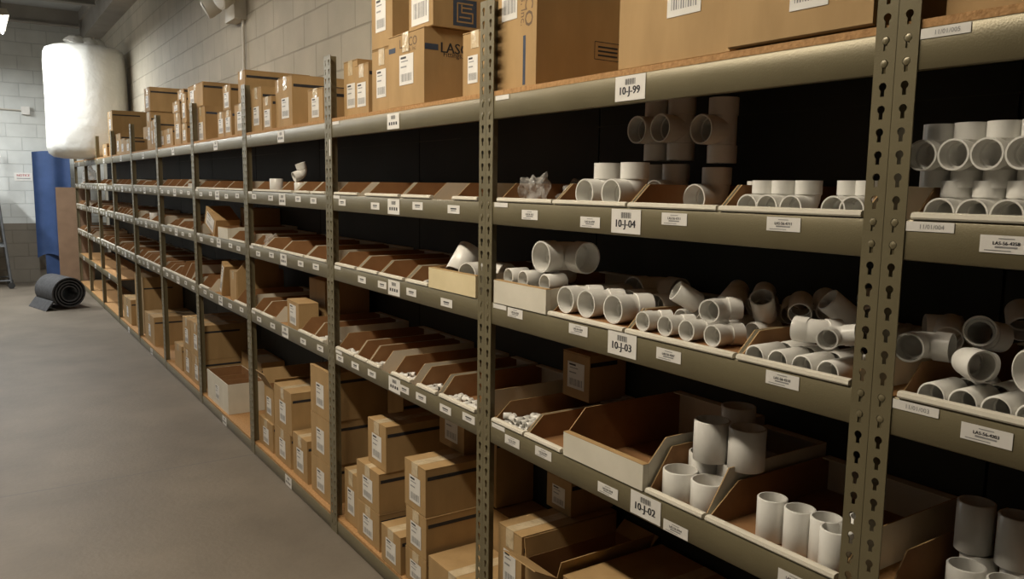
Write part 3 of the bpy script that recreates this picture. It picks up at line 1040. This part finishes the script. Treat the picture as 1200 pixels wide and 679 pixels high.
# ------------------------------------------------------------------ pipe fittings
def hollow_sweep(path, ro, hub, wall, nbend, name):
    """bent pipe fitting: centre line points, outer radius, hub radius at both ends"""
    mb = MB()
    n = len(path)
    rad = []
    for k in range(n):
        rad.append(hub if k < 2 or k >= n-2 else ro)
    mb.sweep(path, rad, M['pvc'], 28, caps=False)
    mb.sweep(path, [r-wall if (k < 2 or k >= n-2) else ro-wall*1.6 for k, r in enumerate(rad)], M['pvc'], 28, caps=False, flip=True)
    # end rings
    N = 28
    o_out, o_in = 0, n*N
    for base_o, base_i, rev in ((o_out, o_in, False), (o_out+(n-1)*N, o_in+(n-1)*N, True)):
        for k in range(N):
            f = [base_o+k, base_i+k, base_i+(k+1) % N, base_o+(k+1) % N]
            mb.f.append(f[::-1] if rev else f); mb.m.append(0); mb.smooth.append(False)
    me = mb.mesh(name)
    bm = bmesh.new(); bm.from_mesh(me)
    bmesh.ops.recalc_face_normals(bm, faces=bm.faces)
    bm.to_mesh(me); bm.free()
    return me


def bend_path(angle, sock, R, n=8):
    """starts at -sock on X, bends by angle in the XZ plane (towards +Z)"""
    a = math.radians(angle)
    pts = [(-sock-.0, 0, 0), (-.0012, 0, 0), (0, 0, 0)]
    for k in range(1, n+1):
        t = a*k/n
        pts.append((R*math.sin(t), 0, R*(1-math.cos(t))))
    ex, ez = pts[-1][0], pts[-1][2]
    d = (math.cos(a), math.sin(a))
    pts.append((ex+d[0]*.0012, 0, ez+d[1]*.0012))
    pts.append((ex+d[0]*sock, 0, ez+d[1]*sock))
    return pts


def coupling_mesh(r, h, wall):
    mb = MB()
    c = .0012
    mb.lathe([(r-c, 0), (r, c), (r, h-c), (r-c, h), (r-wall, h), (r-wall-.0005, h*.53), (r-wall-.003, h*.52), (r-wall-.003, h*.48), (r-wall-.0005, h*.47), (r-wall, 0)], M['pvc'], 32)
    me = mb.mesh('coupling')
    bm = bmesh.new(); bm.from_mesh(me)
    bmesh.ops.recalc_face_normals(bm, faces=bm.faces)
    bm.to_mesh(me); bm.free()
    return me


def tee_mesh(r, L, branch, wall, ang=90):
    """run along Z (0..L) with a branch towards -X (ang from +Z)"""
    def solid(rr, ext, hub):
        a = MB().sweep([(0, 0, -ext), (0, 0, L*.27), (0, 0, L*.27+.001), (0, 0, L*.73), (0, 0, L*.73+.001), (0, 0, L+ext)],
                       [rr+hub, rr+hub, rr, rr, rr+hub, rr+hub], M['pvc'], 28).mesh('a')
        d = Vector((-math.sin(math.radians(ang)), 0, math.cos(math.radians(ang))))
        c0 = Vector((0, 0, L*.5)) if ang == 90 else Vector((0, 0, L*.42))
        b = MB().sweep([c0, c0+d*(branch*.55), c0+d*(branch*.55+.001), c0+d*(branch+ext)], [rr-.0002, rr-.0002, rr+hub, rr+hub], M['pvc'], 28).mesh('b')
        oa, ob = link('a', a), link('b', b)
        md = oa.modifiers.new('u', 'BOOLEAN'); md.operation = 'UNION'; md.object = ob; md.solver = 'EXACT'
        return oa, ob
    oo, ob = solid(r-.0025, 0, .0025)
    io, ib = solid(r-wall-.0035, .01, .0035)
    dg = bpy.context.evaluated_depsgraph_get()
    im = bpy.data.meshes.new_from_object(io.evaluated_get(dg))
    i2 = link('i2', im)
    md = oo.modifiers.new('d', 'BOOLEAN'); md.operation = 'DIFFERENCE'; md.object = i2; md.solver = 'EXACT'
    dg = bpy.context.evaluated_depsgraph_get()
    me = bpy.data.meshes.new_from_object(oo.evaluated_get(dg))
    for o in (oo, ob, io, ib, i2):
        bpy.data.objects.remove(o)
    me.materials.clear()
    me.materials.append(M['pvc'])
    for p in me.polygons:
        p.use_smooth = True
        p.material_index = 0
    me.set_sharp_from_angle(angle=math.radians(35))
    return me


FIT = {
    'elbow_s': hollow_sweep(bend_path(90, .024, .020), .0185, .0205, .0028, 8, 'pipe_elbow'),       # 1 inch
    'elbow_m': hollow_sweep(bend_path(90, .028, .026), .0235, .0258, .0030, 8, 'pipe_elbow'),       # 1 1/2 inch
    'elbow_l': hollow_sweep(bend_path(90, .042, .036), .0335, .0365, .0036, 8, 'pipe_elbow'),       # 2 inch
    'elbow_x': hollow_sweep(bend_path(90, .048, .046), .0415, .0450, .0040, 8, 'pipe_elbow'),       # 3 inch
    'bend_m': hollow_sweep(bend_path(45, .030, .040), .0240, .0262, .0030, 6, 'pipe_bend'),
    'bend_s': hollow_sweep(bend_path(45, .026, .034), .0205, .0228, .0028, 6, 'pipe_bend'),
    'bend_l': hollow_sweep(bend_path(45, .040, .055), .0325, .0352, .0035, 6, 'pipe_bend'),
    'bend_b': hollow_sweep(bend_path(22.5, .042, .070), .0340, .0370, .0038, 6, 'pipe_bend'),
    'bend_c': hollow_sweep(bend_path(22.5, .030, .050), .0225, .0245, .0030, 6, 'pipe_bend'),
    'coup_c': coupling_mesh(.0245, .078, .0031),
    'coup_s': coupling_mesh(.0205, .050, .0028),
    'coup_m': coupling_mesh(.0262, .066, .0032),
    'coup_l': coupling_mesh(.0350, .085, .0036),
    'coup_w': coupling_mesh(.0315, .092, .0036),
    'coup_v': coupling_mesh(.0420, .104, .0042),
    'coup_f': coupling_mesh(.0420, .076, .0042),
    'coup_u': coupling_mesh(.0420, .096, .0042),
    'tee_m': tee_mesh(.0258, .106, .052, .0032),
    'tee_l': tee_mesh(.0365, .160, .078, .0038),
    'bit': hollow_sweep(bend_path(90, .012, .010), .0095, .0110, .0018, 5, 'small_elbow'),
    'bitc': coupling_mesh(.0105, .026, .0018),
}
NAME = {'elbow': 'pipe_elbow', 'bend': 'pipe_bend', 'coup': 'pipe_coupling', 'tee': 'pipe_tee', 'wye': 'pipe_wye', 'bit': 'pipe_elbow', 'bitc': 'pipe_coupling'}


def fit(kind, label, x, y, base, rot=(0, 0, 0), group=None, mode='drop', cat='pipe fitting'):
    """place a fitting: its bounding box centre over (x, y); lowest point on base ('drop') or centre height base ('mid')"""
    me = FIT[kind]
    o = link(NAME[kind.split('_')[0]], me)
    tag(o, label, cat, group)
    e = Euler([math.radians(a) for a in rot], 'XYZ')
    R = e.to_matrix()
    P = [R @ v.co for v in me.vertices]
    lo = [min(p[k] for p in P) for k in range(3)]
    hi = [max(p[k] for p in P) for k in range(3)]
    o.rotation_euler = e
    zc = base-lo[2] if mode == 'drop' else base-(lo[2]+hi[2])/2
    if mode == 'drop':
        x = max(x, .0188+(hi[0]-lo[0])/2)               # stay behind the bin front
    o.location = (x-(lo[0]+hi[0])/2, y-(lo[1]+hi[1])/2, zc)
    return o


B = {k: v+.004 for k, v in BOARD.items()}
# orientation helpers: an elbow with one mouth to the aisle (-X) and one up is the mesh as made.
# --- upper bin shelf, 10-J bay
G = 'white fittings on upper bin shelf of the 10-J bay'
for n, px in (('left', 678), ('right', 709)):
    fit('elbow_l', 'large white elbow, %s of two at the shelf edge beside the 10-J-04 label' % n, .070, yy(px, 221, .0), B['04']+.010, group=G)
for n, yv, zp in (('leftmost', 1.640, .010), ('middle one', 1.552, .010), ('rightmost', 1.410, .0)):
    fit('elbow_l', 'dim white elbow under the stacked tees at the back, %s of three' % n, .235, yv, B['04']+zp, group=G)
    fit('tee_l', 'dim white tee stacked at the back of the upper bin shelf, %s of three' % n, .245, yv-.004, B['04']+.1255+zp, group=G)
for n, px in (('first', 868), ('second', 891), ('third', 919), ('fourth', 969), ('fifth', 1006)):
    fit('elbow_m', 'white elbow standing mouth forward, %s from left in right bin, upper shelf, 10-J bay' % n, .050, max(.874, min(1.136, yy(px, 236, .0))), B['04'], group=G)
fit('elbow_m', 'dim white elbow behind the front row in right bin, upper shelf, 10-J bay', .16, yy(938, 215, .15), B['04'], (0, 0, 20), group=G)
fit('elbow_m', 'shadowed white elbow at far left behind the front row, upper shelf, 10-J bay', .17, yy(874, 215, .15), B['04'], (0, 0, -15), group=G)

# --- upper bin shelf, bay at right edge
G = 'white fittings on upper bin shelf of the right edge bay'
for k in range(4):
    fit('elbow_m', 'white elbow under the tees, %s from left in the right edge bay' % ORD[k], .056, .7150-.0525*k, B['04'], group=G)
    fit('tee_m', 'white tee stacked mouth forward, %s from left in the right edge bay' % ORD[k], .062, .754-.0523*k, B['04']+.0685, group=G)
for k in range(3):
    yv = .705-.055*k
    fit('elbow_m', 'white elbow in the second row under tees, %s from left, right edge bay' % ORD[k], .155, yv, B['04'], group=G)
    fit('tee_m', 'white tee in the second row behind front tees, %s from left, right edge bay' % ORD[k], .165, yv, B['04']+.0685, group=G)

# --- middle bin shelf, 10-J bay
G = 'white fittings on middle bin shelf of the 10-J bay'
for k, yv in enumerate((1.998, 1.921, 1.814)):
    fit('coup_l', 'white coupling behind the tall white bin front, under another, %s from left' % ORD[k], .068, yv, B['03'], (0, 90, 0), group=G)
    fit('coup_m', 'white pipe socket showing above the tall white bin front, %s from left' % ORD[k], .055, yv, B['03']+.0705, (0, 90, 0), group=G)
fit('coup_m', 'dim white socket ring high at back left, middle bin shelf, 10-J bay', .20, 1.96, B['03']+.0705, (0, 90, 0), group=G)
fit('coup_l', 'white coupling hidden under the dim ring at back left, middle bin shelf', .20, 1.96, B['03'], (0, 90, 0), group=G)
fit('elbow_x', 'big white elbow lying on top, mouths left and right, middle bin shelf, 10-J bay', .100, 1.82, B['03']+.124, (90, 0, 0), group=G)
fit('elbow_x', 'dim big white elbow at the back behind the big lit one, middle shelf', .322, 1.675, B['03']+.026, (90, 0, 0), group=G)
for k, yv in enumerate((1.705, 1.617, 1.510)):
    fit('bend_b', 'long white bend mouth forward at shelf edge left of 10-J-03 label, %s from left' % ORD[k], .082, yv, B['03']+.026, (90, 0, 0), group=G)
for k, yv in enumerate((1.700, 1.600, 1.500)):
    fit('coup_l', 'white coupling in second row behind the long forward bends, %s from left' % ORD[k], .190, yv, B['03']+.026, (0, 90, 0), group=G)
for k, yv in enumerate((1.403, 1.328, 1.260, 1.183)):
    fit('bend_c', 'white socket mouth forward at shelf edge right of 10-J-03 label, %s from left' % ORD[k], .064, yv, B['03']+.024, (90, 0, 0), group=G)
for k, yv in enumerate((1.390, 1.318, 1.250, 1.170)):
    fit('coup_c', 'white socket in second row behind front sockets right of 10-J-03, %s from left' % ORD[k], .168, yv, B['03']+.024, (0, 90, 0), group=G)
for k, yv in enumerate((1.545, 1.486)):
    fit('coup_c', 'dim white socket near the back above 10-J-03 label, %s of two' % ('left', 'right')[k], .290, yv, B['03']+.026, (0, 90, 0), group=G)
fit('coup_m', 'white coupling tipped sideways on the heap above the front bends, 10-J bay', .120, 1.364, 1.331, (0, 60, 150), group=G, mode='mid')
fit('bend_m', 'white bend on heap with bright mouth facing left, middle bin shelf, 10-J bay', .085, 1.215, 1.324, (84, 0, 12), group=G, mode='mid')
fit('coup_m', 'white coupling ring behind the bright-mouthed bend on the heap, 10-J bay', .175, 1.275, 1.330, (0, 70, 14), group=G, mode='mid')
fit('coup_m', 'white coupling tilted with mouth up right on the heap, 10-J bay', .155, 1.165, 1.331, (0, 42, 205), group=G, mode='mid')
fit('coup_m', 'white ring-shaped coupling at heap top, left of two, middle shelf, 10-J bay', .250, 1.330, 1.332, (0, 70, 20), group=G, mode='mid')
fit('coup_m', 'white ring-shaped coupling at heap top, right of two, middle shelf, 10-J bay', .255, 1.250, 1.334, (0, 66, 26), group=G, mode='mid')
for k, yv in enumerate((1.0725, 1.015, .958, .901)):
    fit('coup_c', 'small white socket mouth forward at shelf edge, %s from left, right bin, 10-J bay' % ORD[k], .034, yv, B['03'], (0, 90, 0), group=G)
for k, yv in enumerate((1.066, 1.008, .951, .895)):
    fit('coup_c', 'small white socket, second row, %s from left, right bin, middle shelf, 10-J' % ORD[k], .145, yv, B['03'], (0, 90, 0), group=G)
fit('bend_m', 'white bend lying on small sockets, mouth to the right, beside the wide post', .105, .985, 1.309, (88, 0, 150), group=G, mode='mid')
fit('elbow_s', 'white elbow leaning by the wide post, ring to the left, middle bin shelf', .055, .905, 1.316, (80, 0, 20), group=G, mode='mid')
fit('coup_m', 'dim white coupling with round mouth, left of two behind the brown divider', .225, 1.120, 1.330, (0, 72, 35), group=G, mode='mid')
fit('coup_m', 'dim white coupling with round mouth, right of two behind the brown divider', .290, 1.100, 1.335, (0, 70, 42), group=G, mode='mid')
fit('coup_m', 'dim white coupling tilted by the wide post at back, middle bin shelf', .190, 1.000, 1.345, (0, 52, 150), group=G, mode='mid')
fit('coup_m', 'dim white coupling peeking over another beside the wide post, middle bin shelf', .280, .985, 1.345, (0, 60, 40), group=G, mode='mid')

G2 = 'dim white sockets heaped at the back, middle bin shelf of the 10-J bay'
for k, (x, y, z, r) in enumerate(((.345, 1.40, 1.300, 25), (.350, 1.325, 1.300, -20), (.350, 1.235, 1.300, 35), (.345, 1.155, 1.300, 10),
                                  (.335, 1.04, 1.275, 20), (.345, .955, 1.275, -15), (.33, .895, 1.275, 30))):
    fit('coup_m', 'dim white socket heaped at the back, %s from left, middle bin shelf, 10-J bay' % ORD[k], x, y, z, (0, 76, r), group=G2, mode='mid')

# --- middle bin shelf, right edge bay
G = 'white fittings on middle bin shelf of the right edge bay'
for k, yv in enumerate((.703, .651, .599, .547)):
    fit('coup_c', 'small white socket mouth forward at shelf edge, %s from left, right edge bay' % ORD[k], .034, yv, B['03'], (0, 90, 0), group=G)
for k, yv in enumerate((.690, .637, .584, .531)):
    fit('coup_c', 'small white socket in second row, %s from left, right edge bay' % ORD[k], .145, yv, B['03'], (0, 90, 0), group=G)
fit('elbow_m', 'white elbow with round mouth facing left beside the wide post, right edge bay', .075, .748, 1.3218, (90, 0, 12), group=G, mode='mid')
fit('elbow_m', 'glossy white elbow with mouth turned down right, right edge bay', .060, .655, 1.307, (105, 0, 62), group=G, mode='mid')
fit('coup_l', 'large white coupling lying at frame edge, right edge bay', .080, .550, 1.316, (90, 0, 65), group=G, mode='mid')
fit('bend_m', 'white bend standing up with round mouth facing out, right edge bay', .160, .690, 1.345, (90, 15, 25), group=G, mode='mid')
fit('coup_m', 'white coupling ring behind the standing bend, right edge bay', .285, .690, 1.360, (0, 66, 30), group=G, mode='mid')
fit('coup_m', 'dim white ring low behind the mouth-left elbow, right edge bay', .200, .775, 1.330, (0, 76, 25), group=G, mode='mid')
fit('coup_m', 'white coupling in shadow at back beside the wide post, right edge bay', .290, .835, 1.322, (90, 0, 40), group=G, mode='mid')
fit('bend_m', 'shadowed white bend at the very back, middle shelf, right edge bay', .340, .600, B['03'], (90, 0, 60), group=G)
fit('coup_m', 'white coupling with mouth out, high at the frame edge, right edge bay', .150, .565, 1.352, (0, 75, 20), group=G, mode='mid')

# --- lower bin shelf
G = 'white couplings on lower bin shelf'
zb = B['02']
fit('coup_f', 'white coupling, left of two in front of the bin by the 10-J-02 label', 0.066, 1.3085, zb, group=G)
fit('coup_f', 'white coupling, right of two in front of the bin by the 10-J-02 label', 0.070, 1.2215, zb, group=G)
fit('coup_v', 'white coupling, left in second row of the bin by the 10-J-02 label', .152, 1.3085, zb, group=G)
fit('coup_v', 'white coupling, right in second row of the bin by the 10-J-02 label', .156, 1.2215, zb, group=G)
fit('coup_u', 'white coupling, left of two stacked on top, bin by the 10-J-02 label', .118, 1.264, zb+.1045, group=G)
fit('coup_u', 'white coupling, right of two stacked on top, bin by the 10-J-02 label', .140, 1.178, zb+.1045, group=G)
fit('coup_v', 'shadowed white coupling at back left of the bin by the 10-J-02 label', .245, 1.3085, zb+.0, group=G)
fit('coup_v', 'shadowed white coupling at back right of the bin by the 10-J-02 label', .245, 1.2215, zb+.0, group=G)
fit('coup_v', 'dim white coupling stacked at back, bin by the 10-J-02 label', .245, 1.295, zb+.1045, group=G)
for n, px, py, x in (('leftmost of four', 903, 628, .075), ('second of four', 935, 642, .075), ('third of four', 966, 652, .082)):
    fit('coup_w', 'white coupling standing near the wide post, lower bin shelf, %s' % n, x, ray_at(px, py, x).y, zb, group=G)
fit('coup_w', 'white coupling standing in front against the lip, lower shelf by the wide post', .052, .880, zb, group=G)
fit('coup_w', 'white coupling mostly hidden behind the wide post, lower bin shelf', .145, .880, zb, group=G)
G = 'grey-lit couplings on lower bin shelf of the right edge bay'
for n, x, y, z in (('back left', .185, .680, 0), ('back right', .185, .610, 0), ('front left', .110, .665, 0), ('front middle', .110, .597, 0), ('far right', .18, .545, 0)):
    fit('coup_w', 'shaded white coupling, %s of the group, lower shelf, right edge bay' % n, x, y, zb, group=G)
fit('coup_w', 'shaded white coupling stacked on top at left, lower shelf, right edge bay', .180, .690, zb+.0925, group=G)
fit('coup_w', 'shaded white coupling stacked on top at right, lower shelf, right edge bay', .178, .618, zb+.0925, group=G)

# --- first bay left: two big elbows behind the cream front, and small pieces in the bins
fit('coup_v', 'big white coupling tipped mouth up behind the cream bin front, first bay', .080, 2.365, BOARD['03']+.050, (0, 38, 12))
fit('elbow_x', 'big white elbow beside the post behind the cream bin front, first bay', .10, 2.235, BOARD['03']+.032, (90, 0, 10))
fit('coup_m', 'white coupling under the tipped elbow, second bay upper bin shelf', .06, 3.945, BOARD['04']+.004)
fit('elbow_m', 'white elbow standing on a coupling, second bay upper bin shelf', .06, 3.945, BOARD['04']+.071, (0, -20, 0))
fit('coup_l', 'white short pipe ring lying on the second bay upper bin shelf, by the post', .065, 4.33, BOARD['04']+.004)
fit('coup_l', 'white cup-like coupling standing in the fifth bay, middle bin shelf', .06, BINS[(5, '03')][2], BOARD['03']+.004)
fit('elbow_m', 'white elbow lying on upper bin shelf, fourth bay', .05, BINS[(4, '04')][0], BOARD['04']+.004, (90, 0, 0))


def bits(n, y0, y1, lv, label, group, seed, x1=.10, layers=1):
    """loose tiny fittings lying in a bin, on a grid so that none touch"""
    r = random.Random(seed)
    k = 0
    cell = .030
    for q in range(layers):
        ny = max(1, int((y1-y0)/cell))
        for ix in range(int(x1/cell)):
            for iy in range(ny):
                if k >= n or r.random() < .15:
                    continue
                x = .026 + (ix+.5)*cell + r.uniform(-.002, .002)
                y = y0 + (iy+.5)*(y1-y0)/ny
                z = BOARD[lv]+.0034+q*.0225
                if r.random() < .5:
                    fit('bit', label, x, y, z, (90, 0, r.uniform(0, 360)), group)
                else:
                    fit('bitc', label, x, y, z, (0, 90, r.uniform(-30, 30)), group)
                k += 1


bits(34, 1.885, 2.035, '02', 'tiny white fitting in the heap, leftmost bin of 10-J lower bin shelf', 'tiny fittings in the left bin of the 10-J lower shelf', 3, .16, 2)
bits(12, 2.160, 2.375, '02', 'tiny white fitting in the bin beside the double post, lower bin shelf', 'tiny fittings in the bin by the post', 5, .08)
bits(10, 2.420, 2.545, '02', 'tiny white fitting in second bin from the double post, lower bin shelf', 'tiny fittings in the second bin from the post', 6, .09)
bits(8, 2.620, 2.760, '02', 'tiny white fitting in third bin from the double post, lower bin shelf', 'tiny fittings in the third bin from the post', 7, .07)
bits(8, 2.885, 2.985, '02', 'tiny white fitting in fourth bin from the double post, lower bin shelf', 'tiny fittings in the fourth bin from the post', 8, .07)
bits(6, 3.145, 3.325, '02', 'tiny white fitting in leftmost bin, lower bin shelf, first bay', 'tiny fittings in the leftmost bin, first bay', 9, .07)
bits(8, 3.460, 3.630, '02', 'tiny white fitting in rightmost bin, lower bin shelf, second bay', 'tiny fittings in the rightmost bin, second bay', 10, .07)
bits(7, 2.480, 2.630, '03', 'tiny white fitting beside the cream-fronted bin, middle bin shelf', 'tiny fittings beside the cream bin', 11, .06)


# ------------------------------------------------------------------ plastic bags
def bag(label, x, y, z, sx, sy, sz, seed, mat='clear', sub=4):
    bm = bmesh.new()
    bmesh.ops.create_icosphere(bm, subdivisions=sub, radius=1)
    r = random.Random(seed)
    dirs = [(Vector((r.uniform(-1, 1), r.uniform(-1, 1), r.uniform(-1, 1))).normalized(), r.uniform(3, 13), r.uniform(0, 6)) for _ in range(20)]
    for v in bm.verts:
        p = v.co.copy()
        k = .95+sum(.055*math.sin(p.dot(d)*f+ph) for d, f, ph in dirs)
        v.co = Vector((p.x*sx*k, p.y*sy*k, max(-.55, p.z)*sz*k))
    lo = min(v.co.z for v in bm.verts)
    for v in bm.verts:
        v.co.z -= lo
        if v.co.z < sz*.12:
            v.co.z = 0
    me = bpy.data.meshes.new('plastic_bag')
    bm.to_mesh(me); bm.free()
    me.materials.append(M[mat])
    for p in me.polygons:
        p.use_smooth = False
    o = link('plastic_bag', me, None, (x, y, z))
    return tag(o, label, 'plastic bag')


bag('crumpled clear plastic bag beside the double post, upper bin shelf, 10-J bay', .090, 1.962, BOARD['04']+.004, .045, .035, .055, 1)
bag('crumpled clear plastic bag deep in the shadow, upper bin shelf, 10-J bay', .22, 1.90, BOARD['04']+.004, .06, .09, .045, 2)
bag('clear plastic bag in the leftmost bin, middle bin shelf, second bay', .09, 4.495, BOARD['03']+.004, .045, .052, .05, 3)
bag('clear plastic bag standing at the far end of the upper bin shelf', .16, 13.45, BOARD['04']+.004, .09, .14, .16, 4)

# ------------------------------------------------------------------ the big white roll on the top shelf
t = thing('wrapped_roll', 'huge white plastic-wrapped roll standing on the far top shelf', 'roll', (.0, 11.80, T99+.0005))
R_, H_ = .475, 1.42
mb = MB()
n = 72
rnd = random.Random(4)
prof = [(0, 0), (.30, .0), (.40, .015), (.455, .06), (.478, .14), (.482, .45), (.476, .8), (.47, 1.2), (.462, 1.30), (.44, 1.36), (.36, 1.40), (.18, 1.41), (0, 1.41)]
vs, fs = [], []
for j, (r, z) in enumerate(prof):
    for k in range(n):
        a = 2*math.pi*k/n
        w = 1+.012*math.sin(a*5+z*3)+.008*math.sin(a*13-z*7)
        vs.append((r*w*math.cos(a), r*w*math.sin(a), z))
for j in range(len(prof)-1):
    for k in range(n):
        fs.append((j*n+k, j*n+(k+1) % n, (j+1)*n+(k+1) % n, (j+1)*n+k))
mb.add(vs, fs, M['film'], True)
mb.build('roll_body', t)
kn = MB()
for (x, y, s) in ((-.10, -.1, .16), (.04, -.12, .13), (.15, 0, .15)):
    pts = [(x, y, 1.395), (x+.02, y, 1.44), (x+.05, y+.02, 1.475), (x+.08, y+.05, 1.48)]
    kn.sweep(pts, [s, s*.8, s*.4, s*.08], M['film'], 14)
kn.build('gathered_plastic', t)

# ------------------------------------------------------------------ emergency light on the block wall
ey, ez = 6.46, 2.87
t = thing('emergency_light', 'twin-head emergency light with conduit, high on the block wall', 'emergency light', (WX, ey, ez))
MB().box(-.09, -.001, -.13, .13, -.06, .10, M['beige']).build('lamp_case', t)
for s in (-1, 1):
    h = MB()
    h.sweep([(-.10, s*.16, .10), (-.13, s*.17, .09), (-.20, s*.20, .05), (-.22, s*.205, .04)], [.03, .06, .075, .072], M['beige'], 18)
    hd = h.build('lamp_head', t)
    MB().sweep([(-.221, s*.2055, .0395), (-.228, s*.208, .035)], [.066, .05], M['glass'], 18).build('lens', hd)
MB().cyl((-.02, -.10, -.06), (-.02, -.10, -1.0), .011, M['beige'], 10).build('conduit', t)

# ------------------------------------------------------------------ the far end of the aisle
t = thing('blue_panel', 'tall blue plastic sheet folded upright against the far wall', 'panel', (-.26, 14.3, 0))
mb = MB()
vs, fs = [], []
K = 24
for s, dz in ((0, 0), (1, 0)):
    for k in range(K+1):
        f = k/K
        x = -.25+f*.50
        y = .03*math.sin(f*9)-.05*f + (.012 if s else 0)
        vs += [(x, y, .40+.06*math.sin(f*5)), (x, y, 2.01+.02*math.sin(f*4))]
m_ = (K+1)*2
for k in range(K):
    a = 2*k
    fs += [(a, a+2, a+3, a+1), (m_+a+1, m_+a+3, m_+a+2, m_+a), (a+1, a+3, m_+a+3, m_+a+1), (a+2, a, m_+a, m_+a+2)]
fs += [(0, 1, m_+1, m_), (2*K+1, 2*K, m_+2*K, m_+2*K+1)]
mb.add(vs, fs, M['bluep'])
mb.build('blue_sheet', t)
MB().box(-.14, .22, .03, .07, 0, 1.9, M['bluep']).box(-.12, .20, .07, .09, 0, .5, M['bluep']).build('backing_board', t)

tag(MB().box(-.26, .20, 0, .022, 0, 1.485, M['hard']).build('hardboard_sheet', None, (0, 13.775, 0)),
    'brown hardboard sheet standing at the far end of the shelving', 'board')

# rolled mat on the floor
t = thing('rolled_mat', 'dark grey rolled mat lying on the floor at the far end', 'mat', (-.36, 11.25, 0), math.radians(14))
mb = MB()
rr, ln = .205, .62
spiral = []
for k in range(110):
    a = k/109*2*math.pi*3.6
    spiral.append(((.085+.12*k/109)*math.cos(a), rr+(.085+.12*k/109)*math.sin(a)))
vs, fs = [], []
for x, z in spiral:
    l = math.hypot(x, z-rr); k = (l-.016)/l
    for (u, v) in ((x, z), (x*k, rr+(z-rr)*k)):
        vs += [(u, 0, v), (u, ln, v)]
for k in range(len(spiral)-1):
    o = 4*k
    fs += [(o, o+4, o+5, o+1), (o+2, o+3, o+7, o+6), (o, o+2, o+6, o+4), (o+1, o+5, o+7, o+3)]
mb.add(vs, fs, M['rubber'], True)
mb.build('mat_roll', t)
MB().add([(-.195, 0, .12), (-.195, ln, .12), (-.28, ln, .006), (-.28, 0, .006), (-.185, 0, .10), (-.185, ln, .10), (-.28, ln, 0), (-.28, 0, 0)],
         [(0, 1, 2, 3), (7, 6, 5, 4), (0, 3, 7, 4), (1, 5, 6, 2), (0, 4, 5, 1), (2, 6, 7, 3)], M['rubber']).build('loose_end', t)

# rolling ladder cut by the left frame edge
t = thing('rolling_ladder', 'grey steel rolling ladder frame cut off by left frame edge', 'ladder', (-1.15, 14.1, 0))
for x0, x1 in ((.26, .10), (-.40, -.30)):
    for y in (-.30, .30):
        MB().cyl((x0, y, .09), (x1, y*.8, 2.12), .016, M['iron'], 10).build('ladder_post', t)
        w = MB().cyl((x0, y-.015, .045), (x0, y+.015, .045), .045, M['black'], 16)
        w.build('caster', t)
for z in (.12, .62, 1.12, 1.56, 2.1):
    f = (z-.09)/2.03
    xa, xb = .26-.16*f, -.40+.10*f
    b = MB()
    for y in (-.30, .30):
        yv = y*(1-.2*f)
        b.cyl((xa, yv, z), (xb, yv, z), .011, M['iron'], 8)
    b.build('ladder_rung', t)
for z in (.62, 1.12, 1.54):
    f = (z-.09)/2.03
    MB().box(-.40+.10*f, .26-.16*f, -.28, .28, z+.011, z+.026, M['iron']).build('ladder_step', t)
tag(MB().lathe([(.0, 0), (.045, 0), (.045, .12), (.02, .16), (.018, .20), (0, .20)], M['paper'], 18).build('spray_bottle', None, (-1.0, 14.1, 1.1465)),
    'white bottle standing on the ladder step at the left edge', 'bottle')

# safety sign and switch box on the far wall
t = thing('wall_sign', 'white sign with red lettering on the far wall beside the blue sheet', 'sign', (-.62, FARY, 1.635))
MB().box(-.12, .12, -.006, -.0005, -.06, .06, M['paper']).build('sign_plate', t)
s = MB()
put_text(s, 'NOTICE', .17, (0, -.0068, .022), (1, 0, 0), (0, 0, 1), M['red'], .001)
put_rect(s, (0, -.0068, -.025), (1, 0, 0), (0, 0, 1), .18, .012, M['grey'])
s.build('lettering', t)
t = thing('switch_box', 'white electrical box with conduit on the far wall', 'electrical box', (-.54, FARY, 2.64))
MB().box(-.055, .055, -.06, -.0005, -.06, .06, M['paper']).build('box_body', t)
MB().cyl((-.055, -.02, 0), (-1.4, -.02, .03), .012, M['beige'], 10).build('conduit', t)
